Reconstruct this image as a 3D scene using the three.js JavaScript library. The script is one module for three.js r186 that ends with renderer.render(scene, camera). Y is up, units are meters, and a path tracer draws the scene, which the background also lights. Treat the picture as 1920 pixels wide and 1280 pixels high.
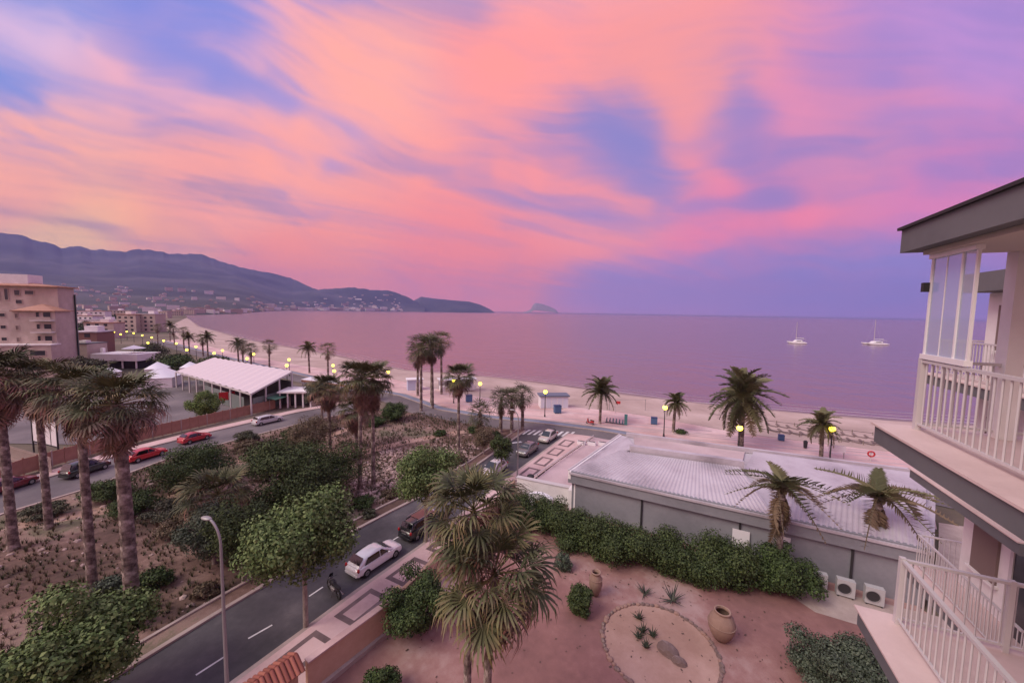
import * as THREE from 'three';
import { mergeGeometries, toCreasedNormals } from 'three/addons/utils/BufferGeometryUtils.js';
import { ImprovedNoise } from 'three/addons/math/ImprovedNoise.js';

// ---------- camera, sky, sun, exposure ----------
const scene = new THREE.Scene();
const camera = new THREE.PerspectiveCamera(83.97, 1920 / 1280, 0.1, 60000);
const D2R = Math.PI / 180;
camera.position.set(0, 19.6, 0);
camera.rotation.order = 'YXZ';
camera.rotation.set(-4.42 * D2R, 0, 0.96 * D2R);

const renderer = new THREE.WebGLRenderer({ antialias: true });
renderer.setSize(1024, 682);
renderer.toneMapping = THREE.LinearToneMapping;
renderer.toneMappingExposure = 1.2;
renderer.shadowMap.enabled = true;

const sun = new THREE.DirectionalLight(0xfff2e4, 2.2);
sun.position.set(-300, 330, 160);
sun.castShadow = true;
sun.shadow.radius = 60;
sun.shadow.mapSize.set(2048, 2048);
Object.assign(sun.shadow.camera, { left: -160, right: 160, top: 160, bottom: -160, near: 1, far: 1200 });
scene.add(sun, sun.target);

function mulberry(a) { return () => { a |= 0; a = a + 0x6D2B79F5 | 0; let t = Math.imul(a ^ a >>> 15, 1 | a); t = t + Math.imul(t ^ t >>> 7, 61 | t) ^ t; return ((t ^ t >>> 14) >>> 0) / 4294967296; }; }
const perlin = new ImprovedNoise();
const fbm = (x, y, z, o = 4) => { let s = 0, a = 0.5; for (let i = 0; i < o; i++) { s += a * perlin.noise(x, y, z); x = x * 2.03 + 7.1; y = y * 2.03 + 3.7; z += 5.3; a *= 0.5; } return s; };
const clamp = (x, a = 0, b = 1) => Math.min(b, Math.max(a, x));
const smooth = (a, b, x) => { const t = clamp((x - a) / (b - a)); return t * t * (3 - 2 * t); };
const mix = (a, b, t) => a + (b - a) * t;
const lin = c => { c /= 255; return c <= 0.04045 ? c / 12.92 : Math.pow((c + 0.055) / 1.055, 2.4); };
const rgb = (r, g, b) => [lin(r), lin(g), lin(b)];

// dusk sky: broad banks of lit cirrus (az/el chart of the seaward half of the sky), streaked by a wind-combed cloud sheet
const BANKS = [[-0.45,0.60,0.00,0.58,0.155,0.55],[0.00,0.67,0.52,0.75,0.120,0.40],[0.20,0.78,0.76,0.84,0.098,0.22],[-0.59,0.78,-0.45,0.65,0.063,0.35],[-0.37,0.54,-0.23,0.41,0.084,0.40],[-0.23,0.41,-0.04,0.39,0.049,0.25],[0.34,0.56,0.51,0.38,0.063,0.45],[0.24,0.60,0.41,0.52,0.084,0.30],[0.68,0.58,0.73,0.52,0.056,0.35],[0.73,0.53,1.18,0.54,0.042,0.25],[0.06,0.15,0.76,0.24,0.039,0.50],[0.76,0.24,1.35,0.31,0.042,0.50],[-0.15,0.34,0.06,0.35,0.035,0.35],[0.06,0.35,0.31,0.29,0.031,0.35],[-0.56,0.14,0.17,0.16,0.063,0.25],[-1.35,0.48,-0.98,0.48,0.039,0.30],[-1.35,0.39,-0.65,0.35,0.053,0.40],[-0.65,0.35,-0.15,0.24,0.049,0.40],[-1.35,0.31,-1.00,0.24,0.045,0.45],[-1.00,0.24,-0.56,0.15,0.042,0.45],[-1.35,0.20,-0.93,0.14,0.031,0.35],[-0.79,0.49,-0.56,0.43,0.031,0.30],[-0.56,0.43,-0.28,0.31,0.031,0.40],[-0.28,0.31,-0.08,0.23,0.031,0.35],[-1.35,0.72,-1.13,0.65,0.045,0.30],[-1.13,0.65,-0.97,0.60,0.035,0.25],[-1.05,0.65,-0.98,0.60,0.020,0.35],[-0.79,0.65,-0.68,0.59,0.028,0.35],[-0.51,0.50,-0.31,0.46,0.056,0.15],[0.06,0.04,-0.68,0.05,0.042,0.20],[-0.73,0.22,-0.08,0.12,0.056,0.20],[-0.89,0.77,-0.75,0.70,0.087,-0.50],[-1.15,0.80,-0.93,0.77,0.059,-0.40],[-1.35,0.58,-1.20,0.54,0.048,-0.50],[-0.76,0.56,-0.59,0.49,0.037,-0.35],[0.28,0.45,0.34,0.49,0.093,-0.55],[0.11,0.47,0.31,0.45,0.059,-0.30],[0.31,0.38,0.34,0.36,0.063,-0.20],[-0.51,0.81,-0.11,0.77,0.059,-0.42],[-0.48,0.36,-0.08,0.35,0.028,-0.42],[-0.83,0.31,-0.59,0.28,0.018,-0.35],[-0.75,0.27,-0.48,0.22,0.015,-0.30],[0.60,0.43,0.69,0.31,0.068,-0.35],[0.69,0.43,0.84,0.43,0.028,-0.25],[0.96,0.49,1.32,0.42,0.063,-0.25],[0.84,0.84,0.90,0.64,0.098,-0.32],[0.55,0.66,0.62,0.50,0.056,-0.22],[0.20,0.53,0.07,0.61,0.042,-0.12],[1.04,0.35,1.32,0.38,0.031,-0.20],[0.27,0.06,1.35,0.12,0.101,-0.70],[-0.11,0.08,0.20,0.08,0.042,-0.30],[-1.35,0.26,-1.00,0.21,0.020,-0.40],[-0.75,0.21,-0.51,0.20,0.013,-0.25]];
const CLOUD = [[-1.3, 0.3, rgb(255, 172, 146)], [-0.7, 0.3, rgb(252, 164, 148)], [-1.2, 0.12, rgb(255, 200, 140)], [0, 0.65, rgb(252, 152, 144)], [-0.4, 0.62, rgb(252, 168, 152)], [0.35, 0.6, rgb(240, 150, 145)], [-0.6, 0.1, rgb(250, 148, 132)], [-0.1, 0.1, rgb(246, 138, 134)], [-0.9, 0.08, rgb(255, 170, 132)], [0.2, 0.3, rgb(246, 148, 146)], [0.6, 0.2, rgb(240, 130, 155)], [1.2, 0.3, rgb(222, 128, 172)], [0.8, 0.5, rgb(222, 138, 170)], [1.2, 0.75, rgb(196, 142, 202)], [-1.25, 0.75, rgb(218, 182, 212)], [-0.8, 0.65, rgb(236, 172, 186)]];
const GAP = [[-1.2, 0.6, rgb(112, 138, 212)], [-0.8, 0.72, rgb(118, 134, 212)], [-0.5, 0.45, rgb(146, 142, 208)], [-0.3, 0.32, rgb(164, 134, 180)], [-0.8, 0.25, rgb(168, 136, 168)], [0.3, 0.43, rgb(130, 128, 192)], [0, 0.75, rgb(160, 132, 180)], [0.75, 0.35, rgb(142, 124, 186)], [1, 0.65, rgb(150, 128, 196)], [1.2, 0.3, rgb(150, 124, 188)], [1, 0.06, rgb(132, 130, 198)], [0.3, 0.05, rgb(150, 132, 192)], [-0.1, 0.03, rgb(180, 134, 168)], [-0.6, 0.02, rgb(226, 138, 140)], [-1.2, 0.08, rgb(150, 128, 150)]];
const pal = (list, s, t) => { let r = 0, g = 0, b = 0, w = 0; for (const [a, c, k] of list) { const d = (s - a) ** 2 + 2.2 * (t - c) ** 2 + 0.004, q = 1 / (d * d); r += k[0] * q; g += k[1] * q; b += k[2] * q; w += q; } return [r / w, g / w, b / w]; };
const ribbons = (s, t) => {   // thin curling filaments combed along the banks
  const k = 0.34 * smooth(0.7, -0.7, s), wx = 0.22 * fbm(s * 1.7, t * 2.3, 11.3, 3), wy = 0.1 * fbm(s * 1.9 + 4, t * 2.9, 13.1, 3), a = t + k * s + wy + wx * 0.25;
  const r1 = 1 - Math.abs(fbm(s * 1.4 + wx * 3, a * 11, 5.5, 3)) * 3.2, r2 = 1 - Math.abs(fbm(s * 2.6 + wx * 5, a * 24, 8.8, 3)) * 3.2;
  return (0.26 * (r1 - 0.4) + 0.2 * (r2 - 0.4)) * smooth(0.0, 0.12, t);
};
function skyColour(x, y, z) {
  const yy = Math.max(y, 0), h = Math.hypot(x, z) || 1e-6;
  const px = x / (yy + 0.06), pz = z / (yy + 0.06);               // flat cloud sheet, converging at the horizon
  const ang = 48 * D2R, al = px * Math.sin(ang) - pz * Math.cos(ang), ac = px * Math.cos(ang) + pz * Math.sin(ang);
  const wob = fbm(al * 0.12, ac * 0.35, 3.1, 3);
  const streak = fbm(al * 0.10 + 2, ac * 1.5 + wob * 3.2, 9.4, 4), fine = fbm(al * 0.32 + wob, ac * 4.2 + wob * 4, 1.7, 3), puff = fbm(px * 0.55, pz * 0.55, 6.2, 4);
  const front = smooth(0.2, 0.5, -z / h) * smooth(0.0, 0.06, -z);
  let c = 0.5 + puff * 0.55, s = 0.3, t = 0.6;
  if (front > 0) {
    const dz = Math.max(-z, 0.12); s = clamp(x / dz, -2.2, 2.2); t = Math.min(yy / dz, 1.3);
    let m = 0.47; const ss = s + 0.11 * fbm(s * 2.2, t * 3.1, 0.3, 3), tt = t + 0.075 * fbm(s * 1.9 + 9, t * 3.4, 4.4, 3);
    for (const [ax, ay, bx, by, w, k] of BANKS) { const dx = bx - ax, dy = by - ay, q = clamp(((ss - ax) * dx + (tt - ay) * dy) / (dx * dx + dy * dy + 1e-9)); const e = ((ss - ax - q * dx) ** 2 + (tt - ay - q * dy) ** 2) / (w * w); if (e < 9) m += 1.0 * k * Math.exp(-e); }
    c = mix(c, m + puff * 0.1 + 0.26 * fbm(ss * 5 + tt * 2, tt * 9 - ss * 2.2, 7.7, 4) + ribbons(ss, tt), front * smooth(1.25, 0.85, t));
  }
  const low = smooth(0.0, 0.10, yy), str = mix(1, smooth(1.2, -0.2, s) * 0.75 + 0.25, front);
  c = 0.5 + 0.5 * Math.tanh(1.9 * (c - 0.5 + (streak * 0.62 + fine * 0.5 + fbm(al * 0.5 + wob, ac * 8 + wob * 9, 2.9, 3) * 0.2) * low * str));
  c = 0.03 + 0.97 * c;
  const A = pal(CLOUD, s, t), B = pal(GAP, s, t);
  let o = [0, 1, 2].map(i => mix(B[i], A[i] * 1.0, c));
  const west = Math.max(0, (x * -0.88 + z * 0.47) / h), w2 = smooth(0.35, 1, west) * Math.exp(-yy * 2.6) * (1 - front * 0.9);
  o = [o[0] + 1.1 * w2, o[1] + 0.62 * w2, o[2] + 0.42 * w2];        // afterglow where the sun has set, behind the viewer's left shoulder
  const zen = smooth(0.55, 0.9, yy); o = o.map((v, i) => mix(v, [0.66, 0.68, 0.92][i], zen * 0.85));
  if (y < 0) { const k = smooth(0, -0.12, y); o = o.map((v, i) => mix(v, [0.14, 0.11, 0.14][i], k)); }
  return o;
}
{
  const W = 2048, Hh = 1024, data = new Float32Array(W * Hh * 4);
  for (let j = 0; j < Hh; j++) {
    const el = ((j + 0.5) / Hh - 0.5) * Math.PI, y = Math.sin(el), c = Math.cos(el);
    for (let i = 0; i < W; i++) {
      const o = (j * W + i) * 4;
      if (y < -0.13) { data[o] = 0.14; data[o + 1] = 0.11; data[o + 2] = 0.14; data[o + 3] = 1; continue; }
      const a = ((i + 0.5) / W - 0.5) * 2 * Math.PI, k = skyColour(Math.cos(a) * c, y, Math.sin(a) * c);
      data[o] = k[0]; data[o + 1] = k[1]; data[o + 2] = k[2]; data[o + 3] = 1;
    }
  }
  const sky = new THREE.DataTexture(data, W, Hh, THREE.RGBAFormat, THREE.FloatType);
  sky.mapping = THREE.EquirectangularReflectionMapping; sky.magFilter = sky.minFilter = THREE.LinearFilter; sky.wrapS = THREE.RepeatWrapping; sky.needsUpdate = true;
  scene.background = sky; scene.environment = sky;
}
scene.fog = new THREE.FogExp2(0xa4acff, 0.00006);

// ---------- helpers ----------
const used = new Map();
function numbered(n) { const k = used.get(n) || 0; used.set(n, k + 1); return k ? n + '_' + String(k).padStart(3, '0') : n; }
function thing(name, label, category, pos = [0, 0, 0], turn = 0, group) {
  const o = new THREE.Group(); o.name = numbered(name); o.position.set(...pos); o.rotation.y = turn; o.userData = { label, category };
  if (group) o.userData.group = group;
  scene.add(o); return o;
}
function part(name, geo, mat, parent, label) {
  const m = new THREE.Mesh(geo, mat); m.name = name; m.castShadow = m.receiveShadow = true; parent.add(m); if (label) m.userData.label = label; return m;
}
function struct(name, geo, mat, label, category) { const m = part(numbered(name), geo, mat, scene); m.userData = { kind: 'structure', label, category }; return m; }
function stuff(name, mesh, label, category) { mesh.name = numbered(name); mesh.castShadow = mesh.receiveShadow = true; mesh.userData = { kind: 'stuff', label, category }; scene.add(mesh); return mesh; }
function copy(o, pos, turn, label, group, scale) {
  const c = o.clone(); c.name = numbered(o.name.replace(/_\d{3}$/, '')); c.position.set(...pos); c.rotation.y = turn; c.userData = { ...o.userData, label }; if (group) c.userData.group = group; if (scale) c.scale.setScalar(scale); scene.add(c); return c;
}
function std(r, g, b, rough = 0.85, o = {}) { const m = new THREE.MeshStandardMaterial({ roughness: rough, metalness: 0, ...o }); m.color.setRGB(r, g, b); return m; }
function bx(w, h, d, x = 0, y = 0, z = 0, ry = 0, rx = 0, rz = 0) {   // box with uv in metres, centred at x,y,z
  const g = new THREE.BoxGeometry(w, h, d), u = g.attributes.uv, S = [[d, h], [d, h], [w, d], [w, d], [w, h], [w, h]];
  for (let f = 0; f < 6; f++) for (let k = 0; k < 4; k++) u.setXY(f * 4 + k, u.getX(f * 4 + k) * S[f][0], u.getY(f * 4 + k) * S[f][1]);
  if (rx) g.rotateX(rx); if (rz) g.rotateZ(rz); if (ry) g.rotateY(ry); g.translate(x, y, z); return g;
}
const onto = (w, h, d, x, y, z, ry = 0) => bx(w, h, d, x, y + h / 2, z, ry);      // box standing at y
const cyl = (r0, r1, h, x = 0, y = 0, z = 0, n = 12) => { const g = new THREE.CylinderGeometry(r1, r0, h, n); g.translate(x, y + h / 2, z); return g; };
function bar(a, b, r, n = 6) { const A = new THREE.Vector3(...a), B = new THREE.Vector3(...b), d = B.clone().sub(A), g = new THREE.CylinderGeometry(r, r, d.length(), n); g.applyQuaternion(new THREE.Quaternion().setFromUnitVectors(new THREE.Vector3(0, 1, 0), d.normalize())); g.translate((a[0] + b[0]) / 2, (a[1] + b[1]) / 2, (a[2] + b[2]) / 2); return g; }
function beam(a, b, w, h) { const dx = b[0] - a[0], dy = b[1] - a[1], dz = b[2] - a[2], l = Math.hypot(dx, dz), g = bx(Math.hypot(l, dy), h, w); g.rotateZ(Math.atan2(dy, l)); g.rotateY(Math.atan2(-dz, dx)); g.translate((a[0] + b[0]) / 2, (a[1] + b[1]) / 2, (a[2] + b[2]) / 2); return g; }
const merge = l => mergeGeometries(l.map(g => { const q = g.index ? g.toNonIndexed() : g; for (const k of Object.keys(q.attributes)) if (!['position', 'normal', 'uv'].includes(k)) q.deleteAttribute(k); return q; }), false);
function sheetGeo(pts, y = 0) {   // flat polygon in plan, uv in metres, facing up
  const s = new THREE.Shape(pts.map(p => new THREE.Vector2(p[0], -p[1]))), g = new THREE.ShapeGeometry(s); g.rotateX(-Math.PI / 2); g.translate(0, y, 0); return g;
}
function stripGeo(L, R, yL = 0, yR = yL) {   // ribbon between two polylines of equal count
  const p = [], uv = [], ix = []; L.forEach((l, i) => { const r = R[i]; p.push(l[0], yL, l[1], r[0], yR, r[1]); uv.push(l[0], l[1], r[0], r[1]); if (i) { const a = 2 * i - 2; ix.push(a, a + 1, a + 2, a + 1, a + 3, a + 2); } });
  const g = new THREE.BufferGeometry(); g.setAttribute('position', new THREE.Float32BufferAttribute(p, 3)); g.setAttribute('uv', new THREE.Float32BufferAttribute(uv, 2)); g.setIndex(ix); g.computeVertexNormals();
  if (g.attributes.normal.getY(0) < 0) { ix.reverse(); g.setIndex(ix); g.computeVertexNormals(); } return g;
}
function offset(pl, d) { return pl.map((p, i) => { const a = pl[Math.max(0, i - 1)], b = pl[Math.min(pl.length - 1, i + 1)], dx = b[0] - a[0], dz = b[1] - a[1], l = Math.hypot(dx, dz); return [p[0] - dz / l * d, p[1] + dx / l * d]; }); }   // + is to the right of travel
function resample(pl, n) { const L = [0]; for (let i = 1; i < pl.length; i++) L.push(L[i - 1] + Math.hypot(pl[i][0] - pl[i - 1][0], pl[i][1] - pl[i - 1][1])); const T = L[L.length - 1], out = []; for (let k = 0; k <= n; k++) { const d = T * k / n; let i = 1; while (i < L.length - 1 && L[i] < d) i++; const t = (d - L[i - 1]) / (L[i] - L[i - 1]); out.push([mix(pl[i - 1][0], pl[i][0], t), mix(pl[i - 1][1], pl[i][1], t)]); } return out; }
const lenOf = pl => { let s = 0; for (let i = 1; i < pl.length; i++) s += Math.hypot(pl[i][0] - pl[i - 1][0], pl[i][1] - pl[i - 1][1]); return s; };
function kerbGeo(pl, w, h, side = 1, y = 0) { const o = offset(pl, w * side); return merge([stripGeo(pl, o, y + h), wallStrip(pl, y, y + h), wallStrip(o, y, y + h)]); }
function wallStrip(pl, y0, y1) { const p = [], uv = [], ix = []; let s = 0; pl.forEach((q, i) => { if (i) s += Math.hypot(q[0] - pl[i - 1][0], q[1] - pl[i - 1][1]); p.push(q[0], y0, q[1], q[0], y1, q[1]); uv.push(s, y0, s, y1); if (i) { const a = 2 * i - 2; ix.push(a, a + 2, a + 1, a + 1, a + 2, a + 3); } }); const g = new THREE.BufferGeometry(); g.setAttribute('position', new THREE.Float32BufferAttribute(p, 3)); g.setAttribute('uv', new THREE.Float32BufferAttribute(uv, 2)); g.setIndex(ix); g.computeVertexNormals(); return g; }
function quadGeo(a, b, c, d) { const g = new THREE.BufferGeometry(); g.setAttribute('position', new THREE.Float32BufferAttribute([...a, ...b, ...c, ...a, ...c, ...d], 3)); const l = Math.hypot(b[0] - a[0], b[1] - a[1], b[2] - a[2]), m = Math.hypot(d[0] - a[0], d[1] - a[1], d[2] - a[2]); g.setAttribute('uv', new THREE.Float32BufferAttribute([0, 0, l, 0, l, m, 0, 0, l, m, 0, m], 2)); g.computeVertexNormals(); return g; }
function slabGeo(pts, y0, y1) { const s = new THREE.Shape(pts.map(p => new THREE.Vector2(p[0], -p[1]))), g = new THREE.ExtrudeGeometry(s, { depth: y1 - y0, bevelEnabled: false }); g.rotateX(-Math.PI / 2); g.translate(0, y0, 0); return g; }
function tubeGeo(P, R, n = 8) {   // tapered tube through points with a radius each
  const p = [], uv = [], ix = []; let s = 0; P.forEach((q, i) => { const a = new THREE.Vector3(...P[Math.max(0, i - 1)]), b = new THREE.Vector3(...P[Math.min(P.length - 1, i + 1)]), d = b.sub(a).normalize(); const u = new THREE.Vector3(Math.abs(d.y) > 0.9 ? 1 : 0, Math.abs(d.y) > 0.9 ? 0 : 1, 0).cross(d).normalize(), v = d.clone().cross(u); if (i) s += Math.hypot(q[0] - P[i - 1][0], q[1] - P[i - 1][1], q[2] - P[i - 1][2]); for (let k = 0; k <= n; k++) { const t = k / n * 2 * Math.PI, c = Math.cos(t) * R[i], w = Math.sin(t) * R[i]; p.push(q[0] + u.x * c + v.x * w, q[1] + u.y * c + v.y * w, q[2] + u.z * c + v.z * w); uv.push(k / n * 2, s); } if (i) for (let k = 0; k < n; k++) { const e = (i - 1) * (n + 1) + k; ix.push(e, e + 1, e + n + 1, e + 1, e + n + 2, e + n + 1); } });
  const g = new THREE.BufferGeometry(); g.setAttribute('position', new THREE.Float32BufferAttribute(p, 3)); g.setAttribute('uv', new THREE.Float32BufferAttribute(uv, 2)); g.setIndex(ix); g.computeVertexNormals(); return g;
}
// tiling value noise and colour textures (uv in metres, `m` metres per tile)
function lattice(seed, n) { const r = mulberry(seed), a = new Float32Array(n * n); for (let i = 0; i < n * n; i++) a[i] = r(); return (x, y) => { const xi = Math.floor(x), yi = Math.floor(y), fx = x - xi, fy = y - yi, u = fx * fx * (3 - 2 * fx), v = fy * fy * (3 - 2 * fy), q = (i, j) => a[((j % n) + n) % n * n + ((i % n) + n) % n]; return mix(mix(q(xi, yi), q(xi + 1, yi), u), mix(q(xi, yi + 1), q(xi + 1, yi + 1), u), v); }; }
function tileFbm(seed, base, oct) { const L = []; for (let i = 0; i < oct; i++) L.push([lattice(seed + i * 17, base << i), base << i]); return (u, v) => { let s = 0, a = 0.5, t = 0; for (const [f, n] of L) { s += a * f(u * n, v * n); t += a; a *= 0.55; } return s / t; }; }
const enc = c => { c = clamp(c); return 255 * (c <= 0.0031308 ? c * 12.92 : 1.055 * Math.pow(c, 1 / 2.4) - 0.055); };
function tex(size, m, fn, srgb = true) {
  const d = new Uint8Array(size * size * 4);
  for (let j = 0; j < size; j++) for (let i = 0; i < size; i++) { const c = fn((i + 0.5) / size, (j + 0.5) / size), o = (j * size + i) * 4; if (srgb) { d[o] = enc(c[0]); d[o + 1] = enc(c[1]); d[o + 2] = enc(c[2]); } else d[o] = d[o + 1] = d[o + 2] = 255 * clamp(c); d[o + 3] = 255; }
  const t = new THREE.DataTexture(d, size, size, THREE.RGBAFormat); t.wrapS = t.wrapT = THREE.RepeatWrapping; t.magFilter = THREE.LinearFilter; t.minFilter = THREE.LinearMipmapLinearFilter; t.generateMipmaps = true; if (srgb) t.colorSpace = THREE.SRGBColorSpace; t.repeat.set(1 / m, 1 / m); t.needsUpdate = true; return t;
}
const ramp = (stops, t) => { for (let i = 1; i < stops.length; i++) if (t <= stops[i][0]) { const k = clamp((t - stops[i - 1][0]) / (stops[i][0] - stops[i - 1][0])); return [0, 1, 2].map(j => mix(stops[i - 1][1][j], stops[i][1][j], k)); } return stops[stops.length - 1][1]; };
function mottled(seed, m, base, stops, rough, bump, size = 512, oct = 6, speck = 0) {
  const f = tileFbm(seed, base, oct), g = tileFbm(seed + 99, base * 16, 3), r = mulberry(seed + 5);
  const map = tex(size, m, (u, v) => { const t = clamp((f(u, v) - 0.5) * 1.9 + 0.5 + (g(u, v) - 0.5) * 0.35 + (r() - 0.5) * speck); return ramp(stops, t); });
  const bm = bump ? tex(size, m, (u, v) => f(u, v) * 0.5 + g(u, v) * 0.5, false) : null;
  return new THREE.MeshStandardMaterial({ map, roughness: rough, bumpMap: bm, bumpScale: bump || 0 });
}
const M = {
  asphalt: mottled(11, 14, 3, [[0, [0.042, 0.039, 0.044]], [0.4, [0.066, 0.06, 0.067]], [0.6, [0.08, 0.073, 0.08]], [1, [0.125, 0.113, 0.118]]], 0.85, 0.006, 1024, 6, 0.25),
  asphalt2: mottled(12, 14, 3, [[0, [0.11, 0.095, 0.1]], [0.5, [0.15, 0.13, 0.135]], [1, [0.2, 0.17, 0.17]]], 0.88, 0.006, 512, 6, 0.2),
  soil: mottled(21, 26, 4, [[0, [0.045, 0.03, 0.022]], [0.36, [0.115, 0.068, 0.052]], [0.58, [0.185, 0.112, 0.088]], [0.78, [0.27, 0.18, 0.148]], [1, [0.13, 0.115, 0.07]]], 0.97, 0.06, 1024, 7, 0.22),
  garden: mottled(22, 17, 3, [[0, [0.175, 0.088, 0.08]], [0.45, [0.25, 0.125, 0.112]], [0.7, [0.31, 0.17, 0.15]], [1, [0.40, 0.27, 0.245]]], 0.97, 0.025, 1024, 7, 0.16),
  gravelpad: mottled(23, 6, 3, [[0, [0.33, 0.205, 0.155]], [0.5, [0.39, 0.25, 0.195]], [1, [0.46, 0.31, 0.25]]], 0.95, 0.006, 512, 6, 0.14),
  sand: mottled(24, 30, 4, [[0, [0.36, 0.27, 0.235]], [0.5, [0.45, 0.345, 0.305]], [1, [0.53, 0.42, 0.38]]], 0.97, 0.05, 1024, 7, 0.1),
  wetsand: mottled(25, 30, 4, [[0, [0.20, 0.15, 0.14]], [1, [0.29, 0.225, 0.205]]], 0.5, 0.02, 256, 5, 0.05),
  pave: mottled(26, 9, 3, [[0, [0.44, 0.30, 0.285]], [0.5, [0.54, 0.375, 0.355]], [1, [0.63, 0.46, 0.44]]], 0.85, 0.003, 512, 6, 0.12),
  paveDark: mottled(27, 5, 3, [[0, [0.13, 0.09, 0.09]], [1, [0.24, 0.17, 0.165]]], 0.85, 0.003, 256, 5, 0.12),
  prom: mottled(28, 18, 4, [[0, [0.46, 0.30, 0.29]], [0.5, [0.57, 0.39, 0.375]], [1, [0.68, 0.52, 0.50]]], 0.8, 0.003, 512, 6, 0.1),
  kerb: mottled(29, 5, 3, [[0, [0.34, 0.27, 0.24]], [1, [0.50, 0.41, 0.37]]], 0.9, 0.004, 256, 5, 0.1),
  terrace: mottled(30, 8, 3, [[0, [0.42, 0.31, 0.32]], [1, [0.54, 0.41, 0.42]]], 0.85, 0.003, 256, 5, 0.08),
  wallTan: mottled(31, 6, 3, [[0, [0.40, 0.25, 0.175]], [0.6, [0.50, 0.32, 0.225]], [1, [0.56, 0.37, 0.27]]], 0.92, 0.004, 512, 6, 0.08),
  white: mottled(32, 5, 3, [[0, [0.66, 0.63, 0.62]], [0.5, [0.75, 0.72, 0.71]], [1, [0.80, 0.775, 0.765]]], 0.8, 0.003, 512, 6, 0.05),
  pinkWall: mottled(33, 9, 3, [[0, [0.40, 0.325, 0.28]], [1, [0.54, 0.45, 0.40]]], 0.9, 0.004, 256, 5, 0.06),
  greyWall: mottled(34, 9, 3, [[0, [0.19, 0.195, 0.215]], [0.5, [0.235, 0.24, 0.262]], [1, [0.275, 0.28, 0.30]]], 0.75, 0.003, 512, 6, 0.06),
  greyFascia: mottled(35, 6, 3, [[0, [0.10, 0.102, 0.11]], [1, [0.145, 0.147, 0.155]]], 0.7, 0.002, 256, 5, 0.06),
  roofWhite: mottled(36, 12, 3, [[0, [0.26, 0.235, 0.26]], [0.35, [0.36, 0.325, 0.355]], [0.6, [0.43, 0.39, 0.425]], [1, [0.50, 0.465, 0.50]]], 0.6, 0.003, 512, 6, 0.06),
  roofPink: mottled(37, 9, 3, [[0, [0.40, 0.31, 0.31]], [1, [0.54, 0.43, 0.43]]], 0.85, 0.004, 512, 6, 0.12),
  slabTop: mottled(38, 3, 3, [[0, [0.52, 0.40, 0.375]], [1, [0.64, 0.51, 0.48]]], 0.8, 0.002, 256, 5, 0.12),
  terracotta: mottled(39, 3, 3, [[0, [0.30, 0.15, 0.10]], [1, [0.45, 0.25, 0.18]]], 0.9, 0.004, 256, 5, 0.15),
  clay: mottled(40, 1.5, 3, [[0, [0.20, 0.125, 0.095]], [0.6, [0.29, 0.19, 0.145]], [1, [0.38, 0.27, 0.215]]], 0.85, 0.006, 256, 5, 0.1),
  palmTrunk: mottled(41, 1.6, 5, [[0, [0.05, 0.036, 0.03]], [0.45, [0.15, 0.112, 0.095]], [0.7, [0.26, 0.21, 0.18]], [1, [0.42, 0.36, 0.32]]], 0.97, 0.05, 256, 5, 0.2),
  bark: mottled(42, 1, 3, [[0, [0.16, 0.13, 0.11]], [1, [0.36, 0.31, 0.27]]], 0.95, 0.02, 256, 5, 0.1),
  rock: mottled(43, 2, 3, [[0, [0.16, 0.11, 0.095]], [1, [0.36, 0.28, 0.25]]], 0.95, 0.03, 256, 5, 0.15),
  mountain: mottled(44, 1900, 4, [[0, [0.024, 0.03, 0.034]], [0.5, [0.042, 0.048, 0.052]], [1, [0.085, 0.08, 0.082]]], 1, 0, 1024, 7, 0.05),
  landfar: mottled(45, 160, 4, [[0, [0.05, 0.05, 0.03]], [0.5, [0.11, 0.09, 0.062]], [1, [0.2, 0.155, 0.12]]], 1, 0, 512, 6, 0.1),
  line: mottled(46, 3, 3, [[0, [0.52, 0.51, 0.50]], [1, [0.74, 0.73, 0.72]]], 0.8, 0, 256, 5, 0.2),
  bikelane: mottled(47, 9, 3, [[0, [0.15, 0.165, 0.22]], [1, [0.22, 0.24, 0.31]]], 0.85, 0.002, 256, 5, 0.1),
  fenceBrick: mottled(48, 4, 3, [[0, [0.27, 0.14, 0.10]], [1, [0.40, 0.22, 0.16]]], 0.9, 0.004, 256, 5, 0.12),
  metalWhite: std(0.52, 0.49, 0.49, 0.45), metalDark: std(0.03, 0.03, 0.032, 0.5), metalGrey: std(0.30, 0.29, 0.29, 0.45, { metalness: 0.3 }), steel: std(0.45, 0.45, 0.46, 0.35, { metalness: 0.7 }),
  dark: std(0.02, 0.018, 0.02, 0.7), rubber: std(0.02, 0.02, 0.02, 0.9), glassDark: new THREE.MeshPhysicalMaterial({ color: 0x0d0f12, roughness: 0.06, clearcoat: 1, clearcoatRoughness: 0.03 }),
  window: std(0.035, 0.035, 0.045, 0.15), shutter: std(0.19, 0.14, 0.125, 0.8), cloth: std(0.72, 0.70, 0.72, 0.8), red: std(0.42, 0.02, 0.025, 0.4), blue: std(0.06, 0.12, 0.24, 0.6), green: std(0.04, 0.16, 0.10, 0.6),
  pane: new THREE.MeshPhysicalMaterial({ color: 0xc4d0e0, transmission: 0.5, thickness: 0, roughness: 0.08, ior: 1.5 }),  // pale colour and low transmission stand in for reflections on the glass
  globe: std(0.9, 0.8, 0.3, 0.4, { emissive: new THREE.Color(1, 0.74, 0.05), emissiveIntensity: 5.0 }),
};
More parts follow.
